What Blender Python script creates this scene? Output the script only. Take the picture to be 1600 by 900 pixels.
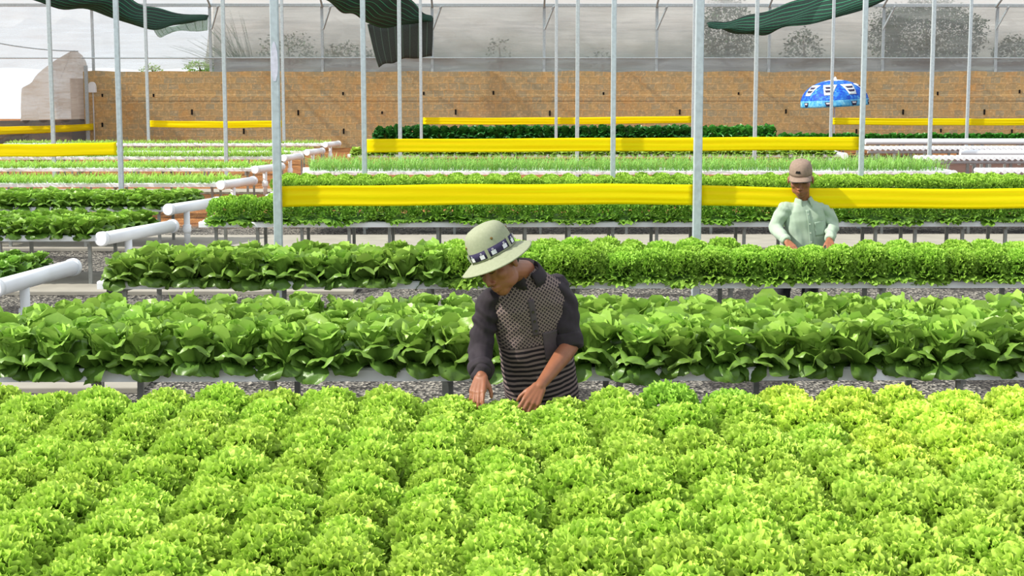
import bpy, math, random
from mathutils import Vector, Matrix, noise
R = math.radians
random.seed(7)
for o in list(bpy.data.objects): bpy.data.objects.remove(o)
S = bpy.context.scene
COL = S.collection
# ---------------------------------------------------------------- camera, sky, sun, exposure
F = 2500.0; CH = 2.15
cam_d = bpy.data.cameras.new('camera'); cam = bpy.data.objects.new('camera', cam_d); COL.objects.link(cam)
cam_d.sensor_width = 36; cam_d.lens = F/1600*36; cam_d.clip_end = 500
cam.location = (0, 0, CH)
cam.rotation_euler = (math.pi/2 - math.atan(325/F), 0, -math.atan(30/F))
S.camera = cam
CR = cam.rotation_euler.to_matrix()
def at(px, py, Y):                       # point of the place seen at a photo pixel, at distance Y
    d = CR @ Vector(((px-800)/F, (450-py)/F, -1)); return Vector((0, 0, CH)) + d*(Y/d.y)
def xat(px, Y, z=0.6):                   # X of a pixel column at distance Y and height z
    py = 125+(CH-z)*F/Y; return at(px, py, Y).x
w = bpy.data.worlds.new('sky'); S.world = w; w.use_nodes = True
bg = w.node_tree.nodes['Background']
bg.inputs[0].default_value = (0.90, 0.95, 1.0, 1); bg.inputs[1].default_value = 1.0
sun_d = bpy.data.lights.new('sun', 'SUN'); sun_d.energy = 5.2; sun_d.angle = R(1.2); sun_d.color = (1.0, 0.95, 0.84)
sun = bpy.data.objects.new('sun', sun_d); COL.objects.link(sun)
TO_SUN = Vector((-0.76, -0.20, 0.66))
sun.rotation_euler = TO_SUN.to_track_quat('Z', 'Y').to_euler()
S.view_settings.view_transform = 'Standard'; S.view_settings.look = 'None'
S.view_settings.gamma = 1; S.view_settings.use_curve_mapping = False
S.view_settings.exposure = 0.16

# ---------------------------------------------------------------- materials
def srgb(r, g, b):
    f = lambda c: (c/255)/12.92 if c/255 <= .04045 else ((c/255+.055)/1.055)**2.4
    return (f(r), f(g), f(b), 1)
class NT:
    def __init__(s, name):
        s.m = bpy.data.materials.new(name); s.m.use_nodes = True; s.t = s.m.node_tree; s.t.nodes.clear()
        s.out = s.n('ShaderNodeOutputMaterial')
    def n(s, typ, **kw):
        x = s.t.nodes.new(typ)
        for k, v in kw.items(): setattr(x, k, v)
        return x
    def l(s, a, b): s.t.links.new(a, b)
    def val(s, sock, v):
        if hasattr(v, 'is_output') or isinstance(v, bpy.types.NodeSocket): s.l(v, sock)
        else: sock.default_value = v
    def math(s, op, a, b=0.0, clamp=False):
        x = s.n('ShaderNodeMath', operation=op); x.use_clamp = clamp
        s.val(x.inputs[0], a); s.val(x.inputs[1], b); return x.outputs[0]
    def mix(s, f, a, b):
        x = s.n('ShaderNodeMix', data_type='RGBA'); s.val(x.inputs[0], f); s.val(x.inputs[6], a); s.val(x.inputs[7], b); return x.outputs[2]
    def mul(s, a, b):
        x = s.n('ShaderNodeMix', data_type='RGBA', blend_type='MULTIPLY'); x.inputs[0].default_value = 1; s.val(x.inputs[6], a); s.val(x.inputs[7], b); return x.outputs[2]
    def noise(s, scale, detail=3, vec=None, rough=.5, dist=0):
        x = s.n('ShaderNodeTexNoise'); x.inputs['Scale'].default_value = scale; x.inputs['Detail'].default_value = detail
        x.inputs['Roughness'].default_value = rough; x.inputs['Distortion'].default_value = dist
        if vec is not None: s.l(vec, x.inputs['Vector'])
        return x.outputs[0]
    def ramp(s, f, stops):
        x = s.n('ShaderNodeValToRGB'); s.l(f, x.inputs[0]); e = x.color_ramp.elements
        while len(e) < len(stops): e.new(.5)
        for i, (p, c) in enumerate(stops): e[i].position = p; e[i].color = c
        return x.outputs[0]
    def pos(s): return s.n('ShaderNodeNewGeometry').outputs['Position']
    def obj(s): return s.n('ShaderNodeTexCoord').outputs['Object']
    def attr(s, a): x = s.n('ShaderNodeAttribute', attribute_name=a); return x.outputs['Fac']
    def scale(s, vec, sc):
        x = s.n('ShaderNodeMapping'); x.inputs['Scale'].default_value = sc; s.l(vec, x.inputs['Vector']); return x.outputs[0]
    def bsdf(s, col, rough=.6, metal=0, spec=.4, bump=None, bstr=.3, bdist=.01):
        b = s.n('ShaderNodeBsdfPrincipled'); s.val(b.inputs['Base Color'], col); s.val(b.inputs['Roughness'], rough)
        b.inputs['Metallic'].default_value = metal; b.inputs['Specular IOR Level'].default_value = spec
        if bump is not None:
            k = s.n('ShaderNodeBump'); k.inputs['Strength'].default_value = bstr; k.inputs['Distance'].default_value = bdist
            s.l(bump, k.inputs['Height']); s.l(k.outputs[0], b.inputs['Normal'])
        return b.outputs[0]
    def translucent(s, col): x = s.n('ShaderNodeBsdfTranslucent'); s.val(x.inputs[0], col); return x.outputs[0]
    def mixs(s, f, a, b): x = s.n('ShaderNodeMixShader'); s.val(x.inputs[0], f); s.l(a, x.inputs[1]); s.l(b, x.inputs[2]); return x.outputs[0]
    def done(s, sh): s.l(sh, s.out.inputs[0]); return s.m
def plain(name, col, rough=.6, metal=0, var=.12, sc=30, spec=.4, bstr=.15):
    t = NT(name); n = t.noise(sc, 4, t.obj())
    d = tuple(c*(1-var) for c in col[:3])+(1,); b = tuple(min(1, c*(1+var)) for c in col[:3])+(1,)
    return t.done(t.bsdf(t.ramp(n, [(.3, d), (.7, b)]), rough, metal, spec, n, bstr, .004))

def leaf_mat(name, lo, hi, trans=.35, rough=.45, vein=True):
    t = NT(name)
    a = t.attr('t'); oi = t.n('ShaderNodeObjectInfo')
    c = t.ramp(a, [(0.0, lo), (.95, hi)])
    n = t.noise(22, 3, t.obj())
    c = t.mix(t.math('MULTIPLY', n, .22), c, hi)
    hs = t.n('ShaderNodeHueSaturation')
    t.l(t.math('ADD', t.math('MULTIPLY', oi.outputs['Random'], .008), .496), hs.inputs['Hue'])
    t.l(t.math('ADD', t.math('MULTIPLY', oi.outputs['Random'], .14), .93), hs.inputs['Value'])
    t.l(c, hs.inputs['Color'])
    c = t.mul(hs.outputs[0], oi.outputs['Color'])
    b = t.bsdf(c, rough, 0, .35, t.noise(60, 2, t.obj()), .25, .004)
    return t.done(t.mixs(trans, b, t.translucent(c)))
M = {}
M['curly'] = leaf_mat('curly_leaf', srgb(34, 88, 14), srgb(192, 225, 92), .26, .5)  # green base to lime edge; base darkened further to paint shade between heads
M['butter'] = leaf_mat('butterhead_leaf', srgb(22, 74, 20), srgb(166, 206, 88), .24, .36)  # outer leaves naturally darker, deepened further to paint shade low on the heads
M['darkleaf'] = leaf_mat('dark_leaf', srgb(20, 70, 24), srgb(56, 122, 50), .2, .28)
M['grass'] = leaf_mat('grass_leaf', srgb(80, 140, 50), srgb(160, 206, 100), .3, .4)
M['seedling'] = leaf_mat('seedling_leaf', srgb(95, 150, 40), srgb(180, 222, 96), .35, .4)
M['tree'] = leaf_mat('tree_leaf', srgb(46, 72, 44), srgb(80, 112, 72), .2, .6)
M['pvc'] = plain('white_plastic', srgb(244, 247, 252), .35, 0, .03, 6)
M['pvcgrey'] = plain('weathered_white_plastic', srgb(205, 208, 212), .45, 0, .08, 9)
M['galv'] = plain('galvanised_steel', srgb(180, 192, 198), .45, .15, .12, 22)
M['leg'] = plain('leg_steel', srgb(150, 152, 148), .5, .3, .18, 14)
M['hole'] = plain('dark_hole', srgb(18, 15, 12), .9)
M['slab'] = plain('concrete', srgb(158, 153, 142), .85, 0, .10, 4)
M['cord'] = plain('green_cord', srgb(60, 170, 120), .6)
M['skin'] = plain('skin', srgb(140, 88, 62), .5, 0, .10, 25, .4, .08)
M['skin2'] = plain('skin_tanned', srgb(150, 96, 70), .5, 0, .10, 25, .4, .08)
M['hair'] = plain('black_hair', srgb(20, 17, 15), .55, 0, .3, 90)
M['charcoal'] = plain('charcoal_cloth', srgb(42, 35, 42), .85, 0, .14, 40)
M['trouser'] = plain('dark_trouser_cloth', srgb(50, 50, 56), .9)
M['shoe'] = plain('rubber_boot', srgb(35, 36, 38), .5)
M['button'] = plain('dark_button', srgb(60, 52, 48), .3)
M['whiteb'] = plain('pale_button', srgb(220, 226, 214), .35)
M['cap'] = plain('taupe_cotton', srgb(142, 122, 108), .85, 0, .12, 50)
M['capunder'] = plain('navy_cotton', srgb(52, 54, 80), .8)
M['black'] = plain('black_thread', srgb(22, 22, 26), .7)
M['navy'] = plain('navy_band', srgb(44, 38, 72), .8, 0, .12, 60)
M['patch'] = plain('white_patch', srgb(215, 216, 222), .7, 0, .05)
M['eyelet'] = plain('brass_eyelet', srgb(120, 96, 52), .35, .7)
M['wood'] = plain('dead_wood', srgb(95, 85, 70), .9)
M['coping'] = plain('earth_rim', srgb(120, 88, 62), .95)

t = NT('gravel_floor'); p = t.pos(); vo = t.n('ShaderNodeTexVoronoi'); vo.inputs['Scale'].default_value = 42; t.l(p, vo.inputs['Vector'])
st = t.ramp(t.math('MULTIPLY', vo.outputs['Color'], 1.0), [(.15, srgb(38, 37, 38)), (.5, srgb(92, 89, 85)), (.85, srgb(176, 170, 158))])
st = t.mix(t.math('GREATER_THAN', t.noise(1.3, 4, p), .56), st, t.mix(.72, st, srgb(45, 42, 42)))
sx = t.n('ShaderNodeSeparateXYZ'); t.l(p, sx.inputs[0])
so = t.ramp(t.noise(3, 5, p), [(.3, srgb(112, 70, 42)), (.6, srgb(176, 120, 72)), (.8, srgb(206, 170, 124))])
fy = t.math('MULTIPLY', t.math('ADD', sx.outputs['Y'], -23.3), 1.4, True)
col = t.mix(fy, st, so)
M['gravel'] = t.done(t.bsdf(col, .9, 0, .2, vo.outputs['Distance'], .9, .03))

t = NT('block_wall'); p = t.pos(); s2 = t.n('ShaderNodeSeparateXYZ'); t.l(p, s2.inputs[0]); cb = t.n('ShaderNodeCombineXYZ')
t.l(s2.outputs['X'], cb.inputs[0]); t.l(s2.outputs['Z'], cb.inputs[1])
nz = t.n('ShaderNodeTexNoise'); nz.inputs['Scale'].default_value = 2.5; t.l(cb.outputs[0], nz.inputs['Vector'])
vm = t.n('ShaderNodeVectorMath', operation='MULTIPLY_ADD'); t.l(nz.outputs['Color'], vm.inputs[0]); vm.inputs[1].default_value = (.16, .12, 0); t.l(cb.outputs[0], vm.inputs[2])
br = t.n('ShaderNodeTexBrick'); t.l(vm.outputs[0], br.inputs['Vector']); br.inputs['Scale'].default_value = 1
br.inputs['Brick Width'].default_value = .33; br.inputs['Row Height'].default_value = .21; br.inputs['Mortar Size'].default_value = .022; br.inputs['Mortar Smooth'].default_value = .5; br.inputs['Bias'].default_value = -.1
br.inputs['Color1'].default_value = srgb(200, 168, 116); br.inputs['Color2'].default_value = srgb(166, 160, 136); br.inputs['Mortar'].default_value = srgb(208, 172, 120)
c = t.mix(t.ramp(t.noise(1.1, 5, t.scale(p, (1, 1, .6)), .6), [(.46, (0, 0, 0, 1)), (.70, (.7, .7, .7, 1))]), br.outputs['Color'], srgb(210, 156, 94))
c = t.mix(t.ramp(t.noise(5, 6, p, .7), [(.46, (0, 0, 0, 1)), (.62, (.8, .8, .8, 1))]), c, srgb(166, 150, 116))
c = t.mix(t.ramp(t.noise(12, 4, p, .7), [(.52, (0, 0, 0, 1)), (.66, (.7, .7, .7, 1))]), c, srgb(230, 196, 144))
M['block'] = t.done(t.bsdf(c, .92, 0, .2, t.math('ADD', br.outputs['Fac'], t.noise(18, 4, p)), .3, .02))

def film(name, op, colr, streak=True):
    t = NT(name); p = t.pos()
    n = t.noise(.7, 4, t.scale(p, (.35, .35, 2.5)), .6); n2 = t.noise(3, 3, t.scale(p, (.25, .25, 5)), .6)
    f = t.math('ADD', op, t.math('MULTIPLY', t.math('ADD', t.math('ADD', n, n2), -1.0), .5), True)
    tr = t.n('ShaderNodeBsdfTransparent'); tr.inputs[0].default_value = (.96, .97, .97, 1)
    df = t.n('ShaderNodeBsdfDiffuse'); df.inputs[0].default_value = colr
    a = t.mixs(.45, df.outputs[0], t.translucent(colr))
    gl = t.n('ShaderNodeBsdfGlossy'); gl.inputs['Roughness'].default_value = .25
    a = t.mixs(.06, a, gl.outputs[0])
    return t.done(t.mixs(f, tr.outputs[0], a))
M['film'] = film('greenhouse_film', .62, srgb(172, 178, 177))
M['filmglare'] = film('glare_film', .34, srgb(228, 230, 230))  # same wall film, paler and thinner to paint the sunlit glare at left
M['filmroof'] = film('roof_film', .55, srgb(222, 226, 230))
M['filmskirt'] = film('skirt_film', .86, srgb(168, 174, 178))
M['filmgrey'] = film('curtain_film', .86, srgb(172, 166, 160))
M['filmdark'] = film('dark_skirt_film', .97, srgb(82, 82, 84))

def net(name, d, l, op):
    t = NT(name); u = t.attr('u')
    fr = t.math('FRACT', t.math('MULTIPLY', u, 9.0)); ln = t.math('LESS_THAN', fr, .075)
    n = t.noise(30, 3, t.pos())
    c = t.mix(ln, t.mix(n, d, tuple(x*1.9 for x in d[:3])+(1,)), l)
    tr = t.n('ShaderNodeBsdfTransparent')
    b = t.mixs(.3, t.bsdf(c, .7), t.translucent(c))
    f = t.math('MAXIMUM', t.math('ADD', op, t.math('MULTIPLY', t.math('ADD', n, -.5), .35), True), ln)
    return t.done(t.mixs(f, tr.outputs[0], b))
M['net'] = net('green_shade_net', srgb(22, 48, 42), srgb(70, 190, 140), .93)
M['netgrey'] = net('hanging_shade_net', srgb(58, 66, 62), srgb(110, 140, 122), .9)
M['netpale'] = net('sheer_shade_net', srgb(120, 150, 130), srgb(150, 180, 160), .55)

t = NT('yellow_sticky_sheet'); p = t.pos()
n = t.noise(2.2, 4, t.scale(p, (.35, 1, 16)), .6)
c = t.ramp(n, [(.3, srgb(255, 232, 0)), (.7, srgb(255, 246, 8))])
M['yellow'] = t.done(t.mixs(.42, t.bsdf(c, .4, 0, .2, n, .12, .01), t.translucent(c)))

t = NT('patterned_knit')      # checked yoke above, bars below; v runs up the shirt, u across it
u = t.attr('u'); v = t.attr('v')
wv = t.math('ADD', v, t.math('MULTIPLY', t.math('ADD', t.noise(9, 2, t.obj()), -.5), .012))
st = t.math('LESS_THAN', t.math('FRACT', t.math('MULTIPLY', wv, 43.0)), .52)
dark = srgb(38, 33, 38)
stripes = t.mix(st, srgb(124, 108, 106), dark)
a1 = t.math('FRACT', t.math('MULTIPLY', t.math('ADD', u, wv), 52.0)); a2 = t.math('FRACT', t.math('MULTIPLY', t.math('SUBTRACT', u, wv), 52.0))
ck = t.math('MULTIPLY', t.math('GREATER_THAN', a1, .34), t.math('GREATER_THAN', a2, .34))
checks = t.mix(ck, srgb(128, 112, 108), srgb(52, 45, 50))
c = t.mix(t.math('GREATER_THAN', v, .40), stripes, checks)
M['polo'] = t.done(t.bsdf(c, .85, 0, .2, t.noise(120, 2, t.obj()), .2, .002))
M['shirt'] = plain('pale_sage_cloth', srgb(168, 186, 168), .85, 0, .05, 20)
t = NT('sage_hat_cloth'); ob = t.attr('v')
rg = t.math('FRACT', t.math('MULTIPLY', ob, 1.0)); n = t.noise(80, 3, t.obj())
c = t.mix(n, srgb(138, 144, 118), srgb(158, 163, 138))
M['hat'] = t.done(t.bsdf(c, .85, 0, .2, t.math('ADD', t.math('SINE', t.math('MULTIPLY', ob, 900)), n), .25, .0015))

t = NT('blue_umbrella_cloth'); v = t.attr('v'); u = t.attr('u')
n = t.noise(7, 4, t.obj(), .6, 1.2)
body = t.ramp(n, [(.4, srgb(24, 72, 205)), (.56, srgb(40, 130, 232)), (.72, srgb(120, 205, 246))])
hem = t.ramp(n, [(.35, srgb(46, 165, 232)), (.6, srgb(140, 220, 248)), (.75, srgb(215, 244, 252))])
c = t.mix(t.math('GREATER_THAN', v, .78), body, hem)
c = t.mix(t.math('LESS_THAN', v, t.math('ADD', .10, t.math('MULTIPLY', n, .12))), c, srgb(225, 240, 252))
M['umbrella'] = t.done(t.mixs(.3, t.bsdf(c, .6), t.translucent(c)))
t = NT('bank_growth'); p = t.pos(); s3 = t.n('ShaderNodeSeparateXYZ'); t.l(p, s3.inputs[0])
hz = t.math('ADD', s3.outputs['Z'], t.math('MULTIPLY', t.noise(.8, 4, p), 1.6))
c = t.ramp(t.math('MULTIPLY', t.math('ADD', hz, -3.0), .42, True), [(.1, srgb(88, 104, 96)), (.45, srgb(142, 142, 136)), (.85, srgb(190, 186, 182))])
M['bank'] = t.done(t.bsdf(c, .95))

# ---------------------------------------------------------------- helpers
def tag(o, label=None, cat=None, group=None, kind=None):
    if label: o['label'] = label
    if cat: o['category'] = cat
    if group: o['group'] = group
    if kind: o['kind'] = kind
    return o
def empty(name, loc=(0, 0, 0), label=None, cat=None, group=None, kind=None, rz=0):
    o = bpy.data.objects.new(name, None); COL.objects.link(o); o.location = loc; o.rotation_euler.z = rz
    o.empty_display_size = .1
    return tag(o, label, cat, group, kind)
ONES = ['', 'first', 'second', 'third', 'fourth', 'fifth', 'sixth', 'seventh', 'eighth', 'ninth', 'tenth', 'eleventh', 'twelfth', 'thirteenth', 'fourteenth', 'fifteenth', 'sixteenth', 'seventeenth', 'eighteenth', 'nineteenth']
def nth(i):
    if i < 20: return ONES[i]
    t_ = ['', '', 'twent', 'thirt', 'fort', 'fift'][i//10]; return t_+'ieth' if i % 10 == 0 else t_+'y-'+ONES[i % 10]
class MB:
    def __init__(s): s.v = []; s.f = []; s.a = {}
    def add(s, vs, fs):
        b = len(s.v); s.v += [tuple(x) for x in vs]; s.f += [tuple(i+b for i in f) for f in fs]
    def box(s, c, d, rot=None):
        c = Vector(c); hx, hy, hz = d[0]/2, d[1]/2, d[2]/2
        vs = [Vector((x*hx, y*hy, z*hz)) for x in (-1, 1) for y in (-1, 1) for z in (-1, 1)]
        if rot is not None: vs = [rot @ q for q in vs]
        s.add([q+c for q in vs], [(0, 1, 3, 2), (4, 6, 7, 5), (0, 4, 5, 1), (2, 3, 7, 6), (0, 2, 6, 4), (1, 5, 7, 3)]); return s
    def bar(s, a, b, wd, ht=None):       # rectangular bar between two points
        a, b = Vector(a), Vector(b); ht = ht or wd; d = b-a
        q = d.to_track_quat('X', 'Z').to_matrix(); s.box((a+b)/2, (d.length, wd, ht), q); return s
    def tube(s, pts, rads, n=12, cap=True):
        pts = [Vector(p) for p in pts]; rads = rads if hasattr(rads, '__len__') else [rads]*len(pts)
        vs = []; fs = []; up = None
        for i, p in enumerate(pts):
            d = (pts[min(i+1, len(pts)-1)]-pts[max(i-1, 0)])
            if d.length < 1e-9: d = Vector((0, 0, 1))
            d.normalize()
            if up is None: up = Vector((0, 0, 1)) if abs(d.z) < .9 else Vector((0, 1, 0))
            sd = d.cross(up).normalized(); up = sd.cross(d).normalized()
            for k in range(n):
                a = 2*math.pi*k/n; vs.append(p+(sd*math.cos(a)+up*math.sin(a))*rads[i])
        for i in range(len(pts)-1):
            for k in range(n): fs.append((i*n+k, i*n+(k+1) % n, (i+1)*n+(k+1) % n, (i+1)*n+k))
        if cap: fs.append(tuple(range(n-1, -1, -1))); fs.append(tuple((len(pts)-1)*n+k for k in range(n)))
        s.add(vs, fs); return s
    def grid(s, P):                      # P rows of points
        r, c = len(P), len(P[0]); s.add([p for row in P for p in row], [(i*c+j, i*c+j+1, (i+1)*c+j+1, (i+1)*c+j) for i in range(r-1) for j in range(c-1)]); return s
    def build(s, name, mat, parent=None, smooth=False, bevel=0, attrs=None, solid=0, loc=None):
        m = bpy.data.meshes.new(name); off = Vector(loc) if loc is not None else Vector((0, 0, 0))
        m.from_pydata([tuple(Vector(q)-off) for q in s.v], [], s.f); m.update()
        if mat: m.materials.append(M[mat] if isinstance(mat, str) else mat)
        if smooth:
            for q in m.polygons: q.use_smooth = len(q.vertices) <= 4
        for k, arr in (attrs or {}).items():
            at_ = m.attributes.new(k, 'FLOAT', 'POINT'); at_.data.foreach_set('value', arr)
        o = bpy.data.objects.new(name, m); COL.objects.link(o)
        if parent: o.parent = parent
        if loc is not None: o.location = off
        if bevel:
            b = o.modifiers.new('b', 'BEVEL'); b.width = bevel; b.segments = 2; b.limit_method = 'ANGLE'
        if solid:
            b = o.modifiers.new('s', 'SOLIDIFY'); b.thickness = solid; b.offset = 0
        return o
def spline(pts, n):                      # Catmull-Rom through points, n samples
    pts = [Vector(p) for p in pts]; out = []
    for i in range(n):
        u = i/(n-1)*(len(pts)-1); k = min(int(u), len(pts)-2); f = u-k
        p0, p1, p2, p3 = pts[max(k-1, 0)], pts[k], pts[k+1], pts[min(k+2, len(pts)-1)]
        out.append(.5*((2*p1)+(p2-p0)*f+(2*p0-5*p1+4*p2-p3)*f*f+(3*p1-p0-3*p2+p3)*f**3))
    return out

# ---------------------------------------------------------------- the setting: ground, paths, walls, films
WY = 51.4                                # the block wall at the back
WX = -13.0                               # the film wall at the left
g = MB(); g.grid([[(-40, y, 0), (40, y, 0)] for y in (-3, 20, 90)])
tag(g.build('floor', 'gravel'), kind='structure')
def slab(x0, x1, y0, y1, nm='path'):
    tag(MB().box(((x0+x1)/2, (y0+y1)/2, .02), (x1-x0, y1-y0, .05)).build(nm, 'slab', bevel=.01), kind='structure')
slab(-14, 14, 20.2, 21.9); slab(-9, -1.4, 16.0, 17.6); slab(-4.2, -2.45, 10.9, 11.9); slab(-12, 0, 30.4, 31.3)
M['shadesoil'] = plain('shaded_soil', srgb(84, 56, 46), .95, 0, .2, 3)
tag(MB().box((17, 36, .01), (18, 19, .03)).build('soil_shade', 'shadesoil'), kind='structure')  # dark slab painting the shade on the soil under the right pipe benches

wb = MB()
top = [2.42+.012*math.sin(i*.9)+.03*noise.noise(Vector((i*.5, 0, 0))) for i in range(90)]
xs = [WX+i*.36 for i in range(90)]
for y, dy in ((WY, 0), (WY+.3, 0)):
    pass
P = [[(x, WY, -.1) for x in xs], [(x, WY, 1.46) for x in xs], [(x, WY-.012, 1.5) for x in xs], [(x, WY-.012, 1.66) for x in xs], [(x, WY, 1.7) for x in xs], [(x, WY, t_) for x, t_ in zip(xs, top)], [(x, WY+.35, t_) for x, t_ in zip(xs, top)], [(x, WY+.35, -.1) for x in xs]]
wb.grid([list(reversed(r)) for r in P])
wall = tag(wb.build('wall_back', 'block'), kind='structure')
for px, py, hgt in ((160, 149, .1), (240, 149, .1), (300, 175, .17), (381, 205, .17), (466, 176, .17), (537, 205, .17), (160, 195, .14), (536, 146, .1), (662, 146, .1), (712, 175, .17), (597, 176, .08), (771, 145, .12), (859, 177, .17), (1062, 175, .17), (943, 146, .08), (1154, 146, .08), (1228, 174, .14), (1411, 175, .17), (1538, 175, .17), (1465, 146, .12), (1338, 205, .14), (1470, 204, .12), (1581, 205, .12), (1593, 143, .12)):
    q = at(px, py, WY); q.y = WY-.015
    MB().box((q.x, q.y+.02, q.z), (.055, .06, hgt)).build('weep_hole', 'hole', wall, bevel=.008)
# soil bench behind the block wall and the pale bank beyond the film
tag(MB().box((6, WY+6.3, 1.1), (39, 12, 2.2)).build('terrace', 'coping'), kind='structure')
bk = MB(); P = []
for j in range(9):
    row = []
    for i in range(60):
        x = xat(330, 60)+i*.62; z = 2.1+j*.44*(1+.06*math.sin(i*.5)); row.append((x, 58.5+j*.35+.3*noise.noise(Vector((x*.4, j*.3, 1))), z))
    P.append(row)
bk.grid(P); tag(bk.build('bank', 'bank', smooth=True), kind='structure')

LP = 3.6                                 # spacing of the posts
ROWS = [(13.75, 660), (23.2, 390), (32.6, 277), (42.1, 214), (WY+.12, 175)]
post_x = lambda k, Y: 0 + (-340/F*1.0)*13.66*1.0 + 0
def rowposts(Y, xs_px, ztop=4.7, zb=0.0, wd=.07, group=None, lab=None):
    out = []
    for px, l in xs_px:
        a = at(px, 125+(CH-1.4)*F/Y, Y)
        o = MB().box((0, 0, (ztop+zb)/2-zb), (wd, wd, ztop-zb)).build('greenhouse_post', 'galv', bevel=.006)
        o.location = (a.x, Y, zb); tag(o, l, 'post', group); out.append(o)
    return out
r1 = rowposts(13.75, [(433, 'thick galvanised post at the left end of the widest yellow band'), (1090, 'thick galvanised post in the middle of the widest yellow band')], group='greenhouse posts of the nearest row')
# whitewash smear on the near left post
q = r1[0]; sm_ = MB(); z_ = [2.14, 2.19, 2.25, 2.31, 2.38, 2.44, 2.47]; w2 = [.010, .024, .031, .030, .026, .016, .004]
sm_.grid([[(-.002+u_*w2[i], -.0365, z_[i]) for u_ in (-1, 0, 1)] for i in range(7)])
M['smear'] = plain('whitewash', srgb(205, 206, 222), .8); sm_.build('paint_smear', 'smear', q, solid=.002)
tag(rowposts(23.2, [(187, '')], group='greenhouse posts of the second row')[0], 'grey post at the right end of the left yellow band')
rowposts(23.2, [(569, 'grey post at the left end of the middle yellow band'), (958, 'grey post crossing the middle yellow band halfway'), (1347, 'grey post at the right end of the middle yellow band')], group='greenhouse posts of the second row')
rowposts(32.6, [(82, 'thin pale post behind the left yellow band'), (352, 'thin pale post standing in the far left seedling beds'), (625, 'thin pale post just right of the left end of the middle yellow band'), (902, 'thin pale post rising before the dark leafy bed, left of the centre band post'), (1180, 'thin pale post right of the thick middle post'), (1454, 'thin pale post among the empty white pipes on the right')], wd=.075, group='greenhouse posts of the third row')
rowposts(42.1, [(231, 'slender post at the left end of the far left yellow band'), (443, 'slender post at the right end of the far left yellow band'), (658, 'slender post at the left end of the farthest middle yellow band'), (869, 'slender post crossing the farthest middle yellow band'), (1083, 'slender post hidden partly behind the thick middle post'), (1299, 'slender post standing in front of the blue umbrella'), (1512, 'slender post crossing the farthest right yellow band')], wd=.075, group='greenhouse posts of the fourth row')
wp = rowposts(WY+.1, [(331, 'post on the block wall at the end of the left shade net'), (505, 'post on the block wall between left and middle shade nets'), (676, 'post on the block wall at the hanging end of the middle shade net'), (850, 'first post on the block wall right of the middle shade net'), (1025, 'post on the block wall left of the thick middle post'), (1200, 'post on the block wall beneath the right shade net'), (1377, 'post on the block wall right of the blue umbrella'), (1553, 'rightmost post on the block wall')], 2.15, 0, .085, 'short posts on the block wall')
for o in wp: o.location.z = 2.33
tag(rowposts(WY+.1, [(148, 'post above the left end of the block wall')], 2.4, 0, .08)[0]).location.z = 2.33
x0, x1 = WX-6, 26
tag(MB().box(((x0+x1)/2, WY, 4.50), (x1-x0, .10, .11)).build('trim_1', 'galv', bevel=.01), kind='structure')
tag(MB().tube([(x0, WY-.02, 2.84), (x1, WY-.02, 2.84)], .022, 8).build('trim_2', 'galv'), kind='structure')
# wall film and its lower skirt
def sheet(xa, xb, za, zb, y, nx, nz, amp, nm, mat, lab=None, cat=None):
    P = [[(xa+(xb-xa)*i/nx, y+amp*noise.noise(Vector((i*.21, j*.6, za))), za+(zb-za)*j/nz + (.04*math.sin(i*.31) if j == 0 else 0)) for i in range(nx+1)] for j in range(nz+1)]
    return MB().grid(P).build(nm, mat, smooth=True)
xs_ = at(332, 60, WY).x
tag(sheet(x0, xs_, 2.5, 4.47, WY+.22, 70, 8, .12, 'wall_film', 'filmglare'), kind='structure')
tag(sheet(xs_, x1, 2.78, 4.47, WY+.22, 150, 8, .12, 'wall_film', 'film'), kind='structure')
tag(sheet(xs_, x1, 2.31, 2.86, WY+.1, 150, 5, .10, 'wall_film_skirt', 'filmskirt'), kind='structure')
# roof film strip and rafters running toward the camera
P = [[(x, WY-yy, 4.52+zz) for x in (x0, x1)] for yy, zz in ((0, 0), (1.5, .55), (3.2, 1.0), (5, 1.3))]
tag(MB().grid(P).build('ceiling_film', 'filmroof', smooth=True), kind='structure')
k = 0
for px in (331, 505, 676, 850, 1025, 1200, 1377, 1553):
    x = at(px, 100, WY).x
    o = MB().tube([(x, WY, 4.45), (x, WY-1.5, 5.03), (x, WY-3.2, 5.46), (x, WY-5, 5.75)], .035, 8).build('rafter', 'galv')
    tag(o, 'curved roof rafter above the block wall, %s from the left' % nth(1+(331, 505, 676, 850, 1025, 1200, 1377, 1553).index(px)), 'rafter', 'roof rafters above the block wall')
    MB().bar((x+.02, WY, 3.75), (x+.30, WY-.35, 4.46), .05).build('brace', 'galv', o)

# left film wall: curtain, dark foot, yard fence
cur = MB(); P = []
pts_t = [(137, 112), (128, 85), (112, 79), (92, 92), (72, 103), (55, 122), (42, 133), (34, 140)]
pts_b = [(137, 186), (126, 186), (112, 186.5), (92, 187), (72, 187.5), (55, 188), (40, 188.5), (27, 189)]
def atwall(px, py):
    d = CR @ Vector(((px-800)/F, (450-py)/F, -1)); return Vector((0, 0, CH)) + d*(WX/d.x)
T = spline([atwall(*p) for p in pts_t], 24); B = spline([atwall(*p) for p in pts_b], 24)
for j in range(9):
    f = j/8; P.append([T[i].lerp(B[i], f)+Vector((.10*math.sin(i*1.1+f*2)*(.4+f*.6), 0, 0)) for i in range(24)])
cur.grid(P)
tag(cur.build('film_curtain', 'filmgrey', smooth=True), 'grey translucent film curtain gathered at the left end of the block wall', 'curtain')
a, b = atwall(137, 186), atwall(-60, 190); c_, d_ = atwall(137, 222), atwall(-60, 232)
P = [[a.lerp(b, i/20)+Vector((0, 0, 0)) for i in range(21)], [c_.lerp(d_, i/20)+Vector((.05*math.sin(i*1.7), 0, 0)) for i in range(21)]]
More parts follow.
